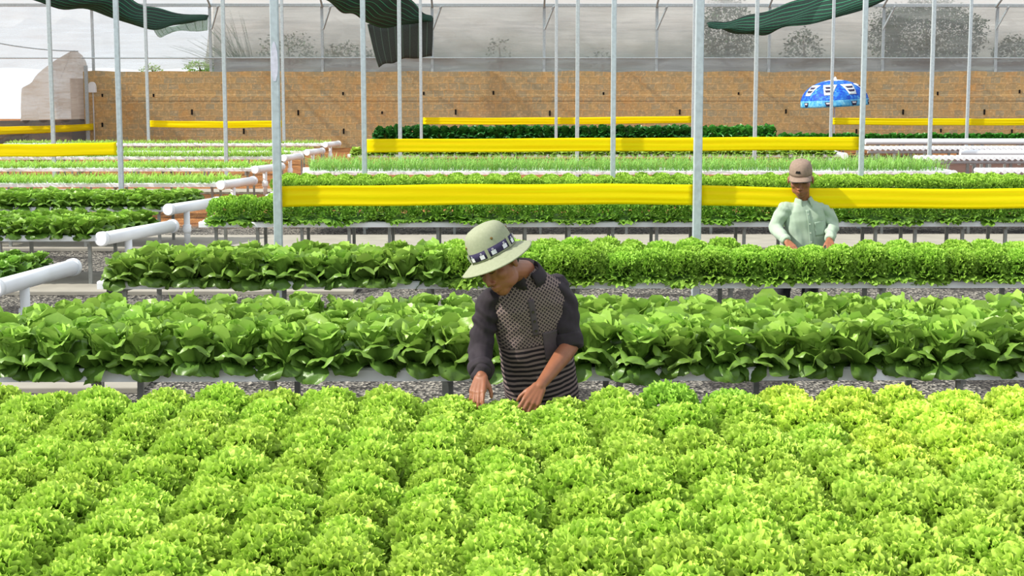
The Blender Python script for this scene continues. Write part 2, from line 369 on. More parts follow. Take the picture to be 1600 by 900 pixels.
for row in P[1]:
    row.z = max(row.z, .02)
tag(MB().grid(P).build('wall_left', 'filmdark'), kind='structure')
a, b = atwall(135, 198)+Vector((.3, 0, 0)), atwall(-20, 204)+Vector((.3, 0, 0))
def band(A, B, h, nm_label, group, amp=.007, sag=.02, n=60):
    A, B = Vector(A), Vector(B); P = []
    nrm = (B-A).cross(Vector((0, 0, 1))).normalized()
    for j in range(9):
        row = []
        for i in range(n+1):
            f = i/n; q = A.lerp(B, f); q.z += h*(j/8-.5)*(1-.12*math.sin(f*9+1)*0) - sag*4*f*(1-f) + .003*math.sin(f*17+j*.1)
            e = 1-.0*f
            q += nrm*(amp*noise.noise(Vector((f*2.2, j*.75, A.x*3)))*1.0 + amp*.4*math.sin(j*1.9+f*3))
            row.append(q)
        P.append(row)
    o = MB().grid(P).build('yellow_band', 'yellow', smooth=True, solid=.003, loc=A)
    return tag(o, nm_label, 'insect trap', group)
G = 'yellow sticky bands strung between posts'
def pband(p0, p1, Y, h, lab, **kw):
    return band(at(p0[0], p0[1], Y), at(p1[0], p1[1], Y), h, lab, G, **kw)
pband((440, 307.5), (1085, 304), 13.80, .178, 'wide yellow sticky band strung between the two thickest posts', sag=-.01)
pband((1095, 305.5), (1760, 308), 13.80, .172, 'wide yellow sticky band running right from the thick middle post')
pband((572, 228), (1343, 224), 23.28, .195, 'long yellow sticky band below the bed of dark leafy greens', sag=0)
pband((-120, 234), (182, 232), 23.28, .185, 'yellow sticky band at the left edge before the seedling beds')
pband((234, 193.5), (440, 193.5), 42.18, .175, 'thin yellow sticky band before the left part of the block wall', amp=.01)
pband((661, 189), (1081, 186.5), 42.18, .18, 'thin yellow sticky band above the bed of dark leafy greens', amp=.01)
pband((1301, 189.5), (1720, 189.5), 42.18, .18, 'thin yellow sticky band under the blue umbrella', amp=.01)
band(a, b, .21, 'short yellow sticky band before the grey film curtain', G, amp=.01)
tag(rowposts(WY-.5, [(136, '')], 2.6, 0, .1)[0], 'grey corner post at the edge of the film curtain', 'post')

# ---------------------------------------------------------------- hydroponic benches
ZC = .56                                 # top of the growing channels
def bench(label, y0, nrow, pitch, xl, xr, lp=1.15, header=None, group=None, ztop=ZC, ch=.06, legz=0.0, hr=.068, leg_rows=None, mat='pvc', nlegmax=60):
    """channels run along X; xl, xr: functions of Y"""
    root = empty('hydroponic_bench', (xl(y0), y0, 0), label, 'growing bench', group)
    off = Vector(root.location)
    def put(mb, name, m, parent=None, **kw):
        o = mb.build(name, m, None, **kw); 
        o.data.transform(Matrix.Translation(-off)); o.parent = parent or root
        return o
    ys = [y0+i*pitch for i in range(nrow)]
    for y in ys:
        m = MB(); w_ = .14 if y == ys[0] else .10; a0, a1 = xl(y)-.12, xr(y)+.10
        prof = [(-w_/2, -ch), (w_/2, -ch), (w_/2, -.012), (w_/2-.012, 0), (-w_/2+.012, 0), (-w_/2, -.012)]
        vs = [(x, y+u, ztop+v) for x in (a0, a1) for u, v in prof]; n = len(prof)
        fs = [(i, (i+1) % n, n+(i+1) % n, n+i) for i in range(n)]+[tuple(range(n-1, -1, -1)), tuple(range(n, 2*n))]
        m.add(vs, fs); put(m, 'growing_channel', mat)
    ye = ys[-1]
    lr = leg_rows or [ys[0]+.05, ys[-1]-.02]
    cnt = 0
    xa, xb = max(xl(y0)+.05, -30), xr(y0)-.05
    nl = max(2, int((xb-xa)/lp)+1)
    for i in range(nl):
        x = xa+(xb-xa)*i/(nl-1)+random.uniform(-.03, .03)
        sx_ = (xl(ye)-xl(y0)) if i == 0 else 0
        put(MB().bar((x, ys[0]-.03, ztop-ch-.015), (x+sx_, ys[-1]+.03, ztop-ch-.015), .03, .03), 'cross_bar', 'leg')
        for y in lr:
            xx = x+sx_*(y-y0)/max(.01, ye-y0)
            put(MB().box((xx, y, (ztop-ch-.03)/2+legz/2), (.036, .036, ztop-ch-.03-legz)), 'leg', 'leg')
    if header:
        side, zc = header
        f = xr if side > 0 else xl
        A = Vector((f(ys[0]-.12)+side*.14, ys[0]-.12, zc)); B = Vector((f(ye+.12)+side*.14, ye+.12, zc))
        hp = put(MB().tube([A, B], hr, 28), 'header_pipe', 'pvc', smooth=True)
        d = (B-A).normalized()
        for e, sgn in ((A, -1), (B, 1)):
            c1 = MB().tube([e-d*sgn*.03, e+d*sgn*.028, e+d*sgn*.036], [hr+.008, hr+.008, hr-.004], 28); cc = put(c1, 'end_cap', 'pvc', smooth=True)
        mid = A.lerp(B, .35); dp = MB().tube([mid, (mid.x, mid.y, .04)], .04, 18); dpo = put(dp, 'down_pipe', 'pvc', smooth=True)
        put(MB().tube([(mid.x, mid.y, .30), (mid.x, mid.y, .22), (mid.x, mid.y, .19)], [.054, .054, .041], 18), 'pipe_socket', 'pvc', smooth=True)
    return ys
# -- leaf meshes
def frame(az):
    return Vector((math.cos(az), math.sin(az), 0)), Vector((-math.sin(az), math.cos(az), 0))
def curly_mesh(seed, nout=12, ntuft=300, nphi=18, nr=3, Rr=.140, H=.235, big=26):
    rnd = random.Random(seed); mb = MB(); ts = []
    def fan(base, d, side, nrm, L, half, amp, k1, k2, bend, npn, nrn, t0, t1, droop=0):
        ph1, ph2, ph3 = (rnd.uniform(0, 6.3) for _ in range(3)); P = []
        for a in range(nrn+1):
            rr = (a/nrn)**.8; row = []
            for b in range(npn+1):
                s_ = b/npn*2-1; phi = s_*half
                ruf = rr**1.6*amp*(math.sin(k1*phi+ph1)+.55*math.sin(k2*phi+ph2+rr*1.5))
                rl = L*rr*(.8+.2*math.cos(phi))*(1+.12*rr*math.sin(k1*1.7*phi+ph3))
                q = base+d*(rl*math.cos(phi*.8))+side*(rl*math.sin(phi*.8)*1.1)+nrm*(ruf+L*bend*rr*rr*(.9*s_*s_-.5))
                q = q+d*(rr**3*amp*.6*math.sin(k2*.8*phi+ph1)); q.z -= droop*rr*rr
                if q.z < .004 and q.x*q.x+q.y*q.y < .0036: q.z = .004
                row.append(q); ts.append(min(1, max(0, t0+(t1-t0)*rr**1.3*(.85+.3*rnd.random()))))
            P.append(row)
        mb.grid(P)
    for i in range(nout):
        az = i*2.39996+rnd.uniform(-.25, .25); out, side = frame(az); e = R(rnd.uniform(4, 32)); d = (out*math.cos(e)+Vector((0, 0, math.sin(e)))).normalized()
        nrm = side.cross(d); nrm = nrm if nrm.z > 0 else -nrm
        fan(Vector((0, 0, .02))+out*.01, d, side, nrm, Rr*rnd.uniform(.98, 1.12), R(58), .012, rnd.uniform(9, 12), rnd.uniform(22, 28), .1, big, 5, -.1, .55, rnd.uniform(.02, .07))
    lump = [Vector((rnd.gauss(0, 1), rnd.gauss(0, 1), abs(rnd.gauss(0, 1)))).normalized() for _ in range(7)]
    for i in range(ntuft):
        u = (i+.5)/ntuft; el = math.asin(min(1, -.12+1.12*u)); az = i*2.39996+rnd.uniform(-.15, .15)
        nn = Vector((math.cos(el)*math.cos(az), math.cos(el)*math.sin(az), math.sin(el)))
        lf = 1+.17*max(max(0, nn.dot(l_)-.78)*4.5 for l_ in lump)-.10+rnd.uniform(-.05, .05)
        tip = Vector((nn.x*Rr*lf, nn.y*Rr*lf, .085+(H-.085)*(max(0, nn.z)**.62 if nn.z > 0 else nn.z)*lf)); ctr = Vector((0, 0, .05)); L = rnd.uniform(.024, .040)
        d = ((tip-ctr).normalized()+Vector((rnd.gauss(0, .22), rnd.gauss(0, .22), rnd.gauss(0, .18)+.15))).normalized()
        side = d.cross(Vector((rnd.gauss(0, 1), rnd.gauss(0, 1), rnd.gauss(0, 1)))).normalized(); nrm = side.cross(d)
        fan(tip-d*L, d, side, nrm, L, R(75), .0075, rnd.uniform(3.5, 5), rnd.uniform(6.5, 9), rnd.uniform(-.3, .3), nphi, nr, .1+.2*u, .72+.33*u)
    return mb, ts
def butter_mesh(seed, nv=9, nu=10, scale=1.0, tall=1.0, n_out=7, n_mid=10, n_in=9, droop=1.0):
    rnd = random.Random(seed); mb = MB(); ts = []
    specs = [(0, j) for j in range(n_out)]+[(3, j) for j in range(8)]+[(1, j) for j in range(n_mid)]+[(2, j) for j in range(n_in)]
    LZ = .006
    for i, (cl, j) in enumerate(specs):
        az = i*2.39996+rnd.uniform(-.2, .2); out, side = frame(az)
        e0, e1, L, W, cup = [(R(34), R(-78*droop), .185, .090, -.10), (R(44), R(86), .215, .088, .62), (R(74), R(100), .205, .070, .8), (R(6), R(62), .205, .094, .55)][cl]
        e0 += R(rnd.uniform(-8, 8)); e1 += R(rnd.uniform(-18, 18)); L *= rnd.uniform(.85, 1.1); W *= rnd.uniform(.88, 1.12)
        if cl == 2: L *= (.75+.3*j/n_in); 
        tw = rnd.uniform(-.45, .45); fl = R(rnd.uniform(25, 115)); ph = rnd.uniform(0, 6.3); q = Vector((0, 0, .012))+out*.008; P = []
        for a in range(nv+1):
            v = (a/nv)**.85; e = e0+(e1-e0)*(v**1.3 if cl == 0 else min(1, v/.72))-(0 if cl == 0 else fl*max(0, v-.62)/.38); d = out*math.cos(e)+Vector((0, 0, 1))*math.sin(e)*tall
            if a: q = q+d*(L*((a/nv)**.85-((a-1)/nv)**.85))
            nrm = side.cross(d).normalized()
            if nrm.z < 0 and cl < 2: nrm = -nrm
            if cl == 2 and nrm.dot(out) > 0: nrm = -nrm
            wd = W*min(1, (.14+1.25*v**.9))*math.sqrt(max(0, 1-max(0, (v-.6)/.47)**2.6)) if v < 1 else W*.42
            sd = (side*math.cos(tw*v)+nrm*math.sin(tw*v)).normalized(); row = []
            for b in range(nu+1):
                s_ = b/nu*2-1
                p = q+sd*(s_*wd)+nrm*(cup*wd*s_*s_+.016*v*abs(s_)**1.5*math.sin(6*s_+ph+v*9)+.004*math.sin(v*11+s_*6+ph)-.006*math.exp(-(s_*5)**2)*(1-v))
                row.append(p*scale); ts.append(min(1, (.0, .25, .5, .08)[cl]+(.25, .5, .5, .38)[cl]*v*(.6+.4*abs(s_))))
            P.append(row)
        mb.grid(P)
    # nothing below the net cup
    return mb, ts
def variants(fn, n, mat, **kw):
    res = []
    for i in range(n):
        mb, ts = fn(i*17+3, **kw); o = mb.build('lettuce_head', mat, smooth=True, attrs={'t': ts})
        res.append(o.data); bpy.data.objects.remove(o)
    return res
V_curly = variants(curly_mesh, 6, 'curly')
V_curly_lo = variants(curly_mesh, 4, 'curly', nout=9, ntuft=120, nphi=10, nr=2, big=14)
V_butter = variants(butter_mesh, 6, 'butter')
V_butter_lo = variants(butter_mesh, 4, 'butter', nv=5, nu=6)
V_dark = variants(butter_mesh, 4, 'darkleaf', nv=5, nu=5, tall=1.25, droop=.6)

def plant(meshes, name, x, y, z, sc, label, cat, group, color=(1, 1, 1, 1), zs=1.0):
    o = bpy.data.objects.new(name, random.choice(meshes)); COL.objects.link(o)
    o.location = (x, y, z); o.rotation_euler = (random.uniform(-.09, .09), random.uniform(-.09, .09), random.uniform(0, 6.28))
    s_ = sc*random.uniform(.93, 1.08); o.scale = (s_, s_, s_*zs*random.uniform(.92, 1.08)); o.color = color
    return tag(o, label, cat, group)
def stuff(pl, meshes, name, mat, label, cat):
    """many plants in one mesh: pl = [(x, y, z, scale, zscale)]"""
    vs, fs, ts = [], [], []
    cache = [([v.co.copy() for v in m.vertices], [tuple(p.vertices) for p in m.polygons], [a.value for a in m.attributes['t'].data]) for m in meshes]
    for (x, y, z, s_, zs) in pl:
        V, Fc, T_ = random.choice(cache); a = random.uniform(0, 6.28); c_, n_ = math.cos(a), math.sin(a); b = len(vs); s_ *= random.uniform(.92, 1.08)
        vs += [(x+s_*(c_*v.x-n_*v.y), y+s_*(n_*v.x+c_*v.y), z+s_*zs*v.z) for v in V]; fs += [tuple(i+b for i in f) for f in Fc]; ts += T_
    mb = MB(); mb.v = vs; mb.f = fs
    return tag(mb.build(name, mat, smooth=True, attrs={'t': ts}), label, cat, kind='stuff')

rest_curly = []; rest_butter = []
def row_labels(objs, what, where, rowname, end='left'):
    vis = [o for o in objs if -50 < 770+o.location.x*F/o.location.y < 1650]
    vis.sort(key=lambda o: o.location.x, reverse=(end == 'right'))
    for i, o in enumerate(vis): o['label'] = '%s %s, %s, %s from the %s' % (what, where, rowname, nth(i+1), end)
    for o in objs:
        if o not in vis: bpy.data.objects.remove(o)
PX = .248
# ---- bed 1: the nearest, curly
B1Y0, B1P, B1N = 3.80, .222, 15
ys = bench('white channel bench carrying the nearest bed of bright curly lettuce', B1Y0, B1N, B1P, lambda y: -3.05, lambda y: 3.15, header=None, lp=1.5, leg_rows=[3.85, 5.4, 6.85])
HANDS = [(at(826, 641, 6.8).x, 6.78), (at(742, 626, 6.8).x, 6.80)]
TONE = Vector((1, 1, 1))
for j, y in enumerate(ys):
    row = []
    if 125+(CH-.72)*F/y > 985: continue
    vis_rows = [yy for yy in ys if 125+(CH-.72)*F/yy <= 985]; rk = vis_rows.index(y)+1
    for i in range(-13, 14):
        x = .04+i*PX+random.uniform(-.02, .02)
        q = (770+x*F/y, 125+(CH-.72)*F/y)
        if abs(q[0]-800) > 860: continue
        yy = y+random.uniform(-.025, .025)
        yel = q[0] > 1180+(q[1]-600)*1.1 and q[1] < 735+random.uniform(-20, 30)
        drk = 985 < q[0] < 1165 and q[1] < 655
        colr = (1.28, 1.16, 1.15, 1) if yel else ((.76, .91, .80, 1) if drk else (1, 1, 1, 1))
        sc = 1.02; zs = 1.0
        if any(abs(x-hx) < .20 and hy-.40 < yy < hy+.3 for hx, hy in HANDS): zs = .80
        o = plant(V_curly, 'curly_lettuce', x, yy, ZC, sc, '-', 'lettuce', 'yellowish curly lettuces of the nearest bed' if yel else 'deeper green curly lettuces of the nearest bed' if drk else 'bright curly lettuces of the nearest bed', colr, zs)
        o['w'] = 'yellowish curly lettuce' if yel else 'deeper green curly lettuce' if drk else 'bright curly lettuce'; row.append(o)
    vis = sorted(row, key=lambda o: o.location.x)
    for i, o in enumerate(vis):
        o['label'] = '%s, nearest bed, %s row from the front, %s from the left' % (o['w'], nth(rk), nth(i+1)); del o['w']
# ---- bed 2: butterhead
def rowname(j, n): return 'front row' if j == 0 else 'back row' if j == n-1 else nth(j+1)+' row'
b2l = lambda y: -3.25+(y-8.85)*.62
ys = bench('white channel bench carrying the big-leaved butterhead bed behind the man in the hat', 8.85, 6, .232, b2l, lambda y: 3.7, lp=.95, ch=.075)
for j, y in enumerate(ys):
    x = b2l(y)+.08; row = []
    while x < 3.45+j*.09:
        row.append(plant(V_butter, 'butterhead_lettuce', x+random.uniform(-.02, .02), y+random.uniform(-.02, .02), ZC, 1.08 if j == 0 else 1.0, '-', 'lettuce', 'butterhead lettuces of the second bed')); x += PX
    row_labels(row, 'large butterhead', 'in the second bed', rowname(j, 6))
# ---- bed 3: butterhead left, curly right
b3l = lambda y: -3.02+(y-12.75)*.25
ys = bench('white channel bench carrying butterheads on the left and curly lettuces on the right', 12.72, 4, .225, b3l, lambda y: 5.6, lp=1.1)
xm = xat(697, 13)
for j, y in enumerate(ys):
    x = b3l(y)+.08; rb = []; rc = []
    while x < 5.45:
        if x < xm: rb.append(plant(V_butter if j < 2 else V_butter_lo, 'butterhead_lettuce', x, y, ZC, 1.04, '-', 'lettuce', 'butterhead lettuces of the third bed'))
        else: rc.append(plant(V_curly, 'curly_lettuce', x, y, ZC, 1.06, '-', 'lettuce', 'curly lettuces of the third bed', (.80, .92, .85, 1), .76 if j > 1 and 2.15 < x < 3.1 else 1.0))
        x += PX
    row_labels(rb, 'butterhead', 'in the third bed', rowname(j, 4)); row_labels(rc, 'curly lettuce', 'in the third bed', rowname(j, 4), 'right')
# ---- bed 4 and 5
ys = bench('white channel bench seen under the widest yellow bands', 18.1, 4, .235, lambda y: -3.2, lambda y: 7.9, lp=.48)
for j, y in enumerate(ys):
    x = -3.1; row = []
    while x < 7.8:
        if j == 0: row.append(plant(V_curly_lo, 'curly_lettuce', x, y, ZC, 1.08, '-', 'lettuce', 'curly lettuces in front row of the fourth bed', (.62, .82, .66, 1), 1.05))
        else: rest_curly.append((x, y, ZC, 1.08, 1.0))
        x += .258
    if row: row_labels(row, 'curly lettuce', 'under the widest yellow bands', 'front row')
ys = bench('white channel bench just beyond the widest yellow bands', 22.4, 5, .235, lambda y: -3.05, lambda y: 9.2, lp=1.2)
for y in ys:
    x = -2.95
    while x < 9.1: rest_curly.append((x, y, ZC, 1.08, .92)); x += .27
so_ = stuff(rest_curly, V_curly_lo, 'curly_lettuce_bed', 'curly', 'low curly lettuces filling the beds behind the widest yellow bands', 'lettuce'); so_.color = (.80, .92, .72, 1)
# ---- left group
e1 = lambda y: -4.02+(y-12.6)*.16
ys = bench('bench at the left edge with a white header pipe, nearest of the left beds', 12.6, 6, .24, lambda y: -6.5, e1, header=(1, .53))
for j, y in enumerate(ys):
    x = e1(y)-.10; row = []
    while x > -5.2: row.append(plant(V_butter_lo, 'butterhead_lettuce', x, y, ZC, .74, '-', 'lettuce', 'butterheads of the nearest left bed', (.8, .9, .8, 1), .8)); x -= .22
    row_labels(row, 'small butterhead', 'in the nearest left bed', rowname(j, 6), 'right')
e2 = lambda y: -4.12+(y-16.55)*.3
ys = bench('left bench with white header pipe, second from the front', 16.55, 6, .24, lambda y: -8, e2, header=(1, .53), lp=.9)
for j, y in enumerate(ys):
    x = e2(y)-.10; row = []
    while x > -5.6-.12*j:
        row.append(plant(V_butter_lo, 'butterhead_lettuce', x, y, ZC, .86, '-', 'lettuce', 'butterheads of the second left bed', (.9, .95, .8, 1), .86)); x -= .235
    row_labels(row, 'butterhead', 'in the second left bed', rowname(j, 6), 'right')
e3 = lambda y: -4.18+(y-20.3)*.33
ys = bench('left bench with white header pipe, third from the front', 20.3, 5, .24, lambda y: -9, e3, header=(1, .53), lp=.9)
for j, y in enumerate(ys):
    x = e3(y)-.10; row = []
    while x > -7.1-.2*j:
        if j < 2: row.append(plant(V_butter_lo, 'butterhead_lettuce', x, y, ZC, .86, '-', 'lettuce', 'butterheads of the third left bed', (.95, 1, .8, 1), .86))
        else: rest_butter.append((x, y, ZC, .86, .86))
        x -= .235
    if row: row_labels(row, 'butterhead', 'in the third left bed', rowname(j, 5), 'right')
stuff(rest_butter, V_butter_lo, 'butterhead_lettuce_bed', 'butter', 'back rows of butterheads in the left bed below the left yellow band', 'lettuce')

# seedling and grass beds (countless small leaves)
def blades(name, mat, label, cat, x0, x1, ys, n, hmin, hmax, wd, spread, z=ZC, lean=.5):
    rnd = random.Random(hash(label) % 1000 if False else int(n)); mb = MB(); ts = []
    for i in range(n):
        yk = rnd.choice(ys); a = x0(yk) if callable(x0) else x0; b = x1(yk) if callable(x1) else x1
        x = rnd.uniform(a, b); y = yk+rnd.uniform(-spread, spread); h = rnd.uniform(hmin, hmax); az = rnd.uniform(0, 6.28); ln = rnd.uniform(.1, lean)
        out, side = frame(az); P = []
        # tufts: pull toward the cups
        for k in range(4):
            v = k/3; w_ = wd*(1-.85*v**2)*(.5+.5*min(1, v*3)); c = Vector((x, y, z))+out*(h*ln*v*v)+Vector((0, 0, h*v*(1-.3*ln*v)))
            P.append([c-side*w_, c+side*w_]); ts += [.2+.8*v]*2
        mb.grid(P)
    return tag(mb.build(name, mat, smooth=True, attrs={'t': ts}), label, cat, kind='stuff')
g6 = lambda y: xat(480, y)+.1
ys = bench('long bench of grassy shoots behind the widest yellow bands', 28.2, 6, .24, lambda y: xat(484, y), lambda y: xat(1475, 28.2), header=(1, .50), lp=1.4)
blades('grassy_shoots', 'grass', 'tall thin grassy shoots filling the long middle bed', 'shoots', lambda y: xat(484, y), lambda y: xat(1478, 28.2), ys, 7500, .14, .33, .007, .10, lean=1.5)
ys = bench('bench with pale young lettuces under the long yellow band', 34.6, 4, .24, lambda y: xat(552, 34.6), lambda y: xat(1308, 34.6), header=(1, .52), lp=1.5)
for j, y in enumerate(ys[:2]):
    x = xat(556, 34.6); row = []
    while x < xat(1305, 34.6): row.append(plant(V_butter_lo, 'young_lettuce', x, y, ZC, .84, 'pale young lettuce in the row under the long middle yellow band', 'young lettuce', 'young lettuces under the middle band', (1.5, 1.35, 1.0, 1), .75)); x += .25
    row_labels(row, 'pale young lettuce', 'under the long yellow band', rowname(j, 9))
ys = bench('bench of dark leafy greens before the block wall', 43.2, 4, .26, lambda y: xat(590, 43), lambda y: xat(1208, 43), lp=1.5)
for j, y in enumerate(ys[:3]):
    x = xat(592, 43); row = []
    while x < xat(1208, 43):
        row.append(plant(V_dark, 'leafy_green', x, y, ZC, 1.15, 'dark green leafy plant in the thick row before the block wall', 'leafy green', 'dark leafy greens before the block wall', (1, 1, 1, 1) if x < xat(1090, 43) else (1.7, 1.6, 1.2, 1), 1.15)); x += .25
    row_labels(row, 'dark leafy plant', 'before the block wall', rowname(j, 9))
ys = bench('bench of low green plants at the right before the block wall', 44.6, 3, .26, lambda y: xat(1222, 44.6), lambda y: 16.5, lp=1.5, ztop=.44)
for j, y in enumerate(ys[:2]):
    x = xat(1225, 44.6); row = []
    while x < xat(1620, 44.6):
        row.append(plant(V_dark, 'young_green', x, y, .44, .95, 'low green plant in the far right row below the umbrella', 'young green', 'low greens in the far right row', (1.8, 1.6, 1.1, 1), .9)); x += .22
    row_labels(row, 'low green plant', 'right of the dark leafy bed', rowname(j, 9))
# left seedling benches
SL = [(25.0, 352, 4, 'nearest'), (29.3, 404, 4, 'second'), (33.7, 448, 3, 'third'), (36.3, 484, 3, 'fourth'), (40.6, 512, 3, 'farthest')]
for i, (y0, px, n, wd_) in enumerate(SL):
    xe = xat(px, y0, .52)-.14
    fe = lambda y, xe=xe, y0=y0: xe+(y-y0)*.3
    ys = bench('white bench of seedlings on the left with round header pipe, %s such bench' % wd_, y0, n, .28, lambda y: -12.2 if y > 28 else -10.5, fe, header=(1, .53), lp=1.3)
    blades('seedlings', 'seedling', 'fine pale green seedlings on the %s of the left seedling benches' % wd_, 'seedlings', -12.3, fe, ys, int(5600-900*i), .05, .17 if i < 3 else .12, .011, .12, lean=1.9)

# right: empty benches of round white pipes seen end on, with a long header
def pipe_bench(label, Y, zc, pxa, pxb, pxh, length, dz=0):
    xa, xb = xat(pxa, Y), xat(pxb, Y); root = empty('pipe_bench', (xa, Y, 0), label, 'growing bench', 'empty pipe benches on the right'); off = Vector(root.location)
    def put(mb, nm, m, **kw):
        o = mb.build(nm, m, None, **kw); o.data.transform(Matrix.Translation(-off)); o.parent = root; return o
    x = xa
    while x < xb:
        put(MB().tube([(x, Y-.10, zc+.035), (x, Y-.06, zc+.035), (x, Y+length*.25, zc+.035)], [.040, .046, .046], 14), 'growing_pipe', 'pvc'); x += .118
    hx = xat(pxh, Y)
    put(MB().tube([(hx, Y+length*.30, zc+.02), (xb+.1, Y+length*.30, zc+.02)], .055, 14), 'header_pipe', 'pvc')
    put(MB().tube([(xa, Y+.08, zc-.05), (xb+.1, Y+.08, zc-.05)], .03, 12), 'support_rail', 'pvcgrey')
    x = xa+.1
    while x < xb:
        for yy in (Y+.08, Y+length-.1): put(MB().box((x, yy, (zc-.07)/2), (.05, .05, zc-.07)), 'leg', 'leg')
        x += .85
pipe_bench('empty bench of white pipe ends at the right edge, nearest such bench', 27.4, .56, 1535, 1700, 1535, 1.4)
pipe_bench('empty bench of white pipe ends behind the end of the grassy bed', 31.2, .60, 1438, 1700, 1510, 1.5)
pipe_bench('empty bench of white pipe ends just right of the middle yellow band', 35.2, .62, 1357, 1680, 1412, 1.6)
tag(bpy.data.objects['pipe_bench.002'])
for px0, Y, z, l in ((1352, 36.9, .74, 'long white pipe rail at right, lower of the two under the far greens'), (1352, 40.2, .62, 'long white pipe rail at right just under the far greens'), (1500, 32.9, .66, 'white pipe rail at the right edge above the nearest empty bench')):
    r0 = empty('pipe_rail', (xat(px0, Y), Y, 0), l, 'pipe'); q0 = r0.location.x
    MB().tube([(0, 0, z), (xat(1640, Y)-q0, 0, z)], .07, 14).build('pipe', 'pvc', r0)
    x = .3
    while x < xat(1640, Y)-q0: MB().box((x, 0, z/2-.03), (.06, .06, z-.08)).build('leg', 'leg', r0); x += 1.2

# ---------------------------------------------------------------- shade nets
def netsheet(name, topp, botp, label, mat='net', n=40, m=12, bulge=.35, parent=None, flip=False):
    T = spline([at(*p) for p in topp], n); B = spline([at(*p) for p in botp], n); P = []; us = []
    for j in range(m+1):
        f = j/m
        P.append([T[i].lerp(B[i], f)+Vector((0, -bulge*math.sin(f*math.pi), -.10*math.sin(f*math.pi)+.03*math.sin(i*.7+f*5))) for i in range(n)])
        us += [(f*.95+.03*math.sin(i*.2) if not flip else i/(n-1)) for i in range(n)]
    return MB().grid(P).build(name, mat, parent, smooth=True, attrs={'u': us}, solid=.01)
o = netsheet('shade_net', [(20, -40, 45), (110, -30, 45.5), (180, -14, 46), (215, 4, 47), (262, 17, 49), (326, 25, 51)], [(20, -8, 44), (90, 12, 45), (150, 18, 46), (222, 44, 47), (272, 41, 49), (326, 26, 51)], '')
tag(o, 'sagging dark green shade net at the top left', 'shade net', 'green shade nets under the roof')
netsheet('hanging_flap', [(238, 43, 49), (270, 40, 50), (325, 27, 51)], [(252, 57, 49.3), (285, 47, 50.1), (324, 49, 51)], '', 'netpale', 14, 6, .05, o, True)
o = netsheet('shade_net', [(505, -30, 44), (560, -30, 45), (600, -25, 46), (636, -8, 48), (655, 14, 50), (676, 27, 51)], [(505, -4, 44), (532, 17, 45), (560, 26, 46), (585, 41, 48), (630, 40, 50), (676, 28, 51)], '')
tag(o, 'dark green shade net at top middle with a flap hanging straight down', 'shade net', 'green shade nets under the roof')
netsheet('hanging_flap', [(574, 38, 49), (605, 40, 50), (640, 35, 50.5), (677, 27, 51)], [(592, 104, 49.4), (612, 98, 50.2), (640, 91, 50.6), (675, 89, 51)], '', 'netgrey', 24, 8, .06, o, True)
o = netsheet('shade_net', [(1104, 36, 50.5), (1145, 31, 50), (1200, 16, 49), (1262, -4, 48), (1320, -20, 46), (1400, -30, 44)], [(1106, 39, 50.5), (1142, 50, 50), (1188, 55, 49), (1232, 42, 48), (1310, 28, 46), (1392, -4, 44)], '')
tag(o, 'wide dark green shade net drooping at the top right', 'shade net', 'green shade nets under the roof')

# ---------------------------------------------------------------- umbrella by the wall
UY = 46.5; c0 = at(1304, 166, UY); um = empty('garden_umbrella', (c0.x, UY, 0), 'blue and white garden umbrella open before the block wall', 'umbrella')
mb = MB(); us = []; vs_ = []; P = []; Rm = .985; Hm = .66; ns = 48
tilt = Matrix.Rotation(R(-3), 3, 'Y')
def upt(a, v):
    lobe = 1-.03*abs(math.sin(a*4))*v
    if v <= .8: th = v/.8; r = Rm*math.sin(th*R(84))*lobe; z = Hm*(math.cos(th*R(84)))
    else: r = Rm*lobe*(1+.01*(v-.8)); z = Hm*math.cos(R(84))-.17*(v-.8)/.2
    return tilt @ Vector((r*math.cos(a), r*math.sin(a), z)) + Vector((0, 0, c0.z+.10))
for j in range(15):
    v = max(.02, j/14); row = []
    for i in range(ns+1): a = 2*math.pi*i/ns; row.append(upt(a, v)); us.append(i/ns); vs_.append(v)
    P.append(row)
mb.grid(P); mb.build('canopy', 'umbrella', um, smooth=True, attrs={'u': us, 'v': vs_}, solid=.006)
can = um.children[0]
MB().tube([(0, 0, 0), (0, 0, c0.z+.84)], .022, 12).build('pole', 'pvc', um)
MB().tube([(0, 0, c0.z+.76), (0, 0, c0.z+.80), (0, 0, c0.z+.85)], [.05, .04, .01], 12).build('finial', 'pvc', um)
MB().tube([(0, 0, 0), (0, 0, .06), (0, 0, .12)], [.22, .22, .08], 18).build('base', 'galv', um)
for kx in range(8):
    a = R(22.5+45*kx)-R(90)+R(22.5*0)
    def patch(v0, v1, w_, off):
        P = []
        for j in range(5):
            v = v0+(v1-v0)*j/4; P.append([upt(a+w_*(i/4-.5)/max(.3, v)*(.8+.3*(1-j/4)), v)*1.0+Vector((math.cos(a)*off, math.sin(a)*off, off*.5)) for i in range(5)])
        return MB().grid(P)
    pb = patch(.36, .66, .22, .012).build('printed_panel', plain('printed_white', srgb(225, 238, 250)) if kx == 0 else bpy.data.materials['printed_white'], can, smooth=True, solid=.004)
    for q_ in range(2):
        patch(.43+.10*q_, .49+.10*q_, .15, .018).build('printed_mark', 'navy', pb, smooth=True, solid=.002)
    pc = patch(.83, .97, .16, .012).build('hem_print', 'navy', can, smooth=True, solid=.004)
    patch(.86, .91, .11, .017).build('hem_print_mark', 'patch', pc, smooth=True, solid=.002)
for k in range(8):
    a = R(45*k); MB().tube([upt(a, v/10)-Vector((0, 0, .02)) for v in range(0, 9)], .007, 6).build('rib', 'galv', um)

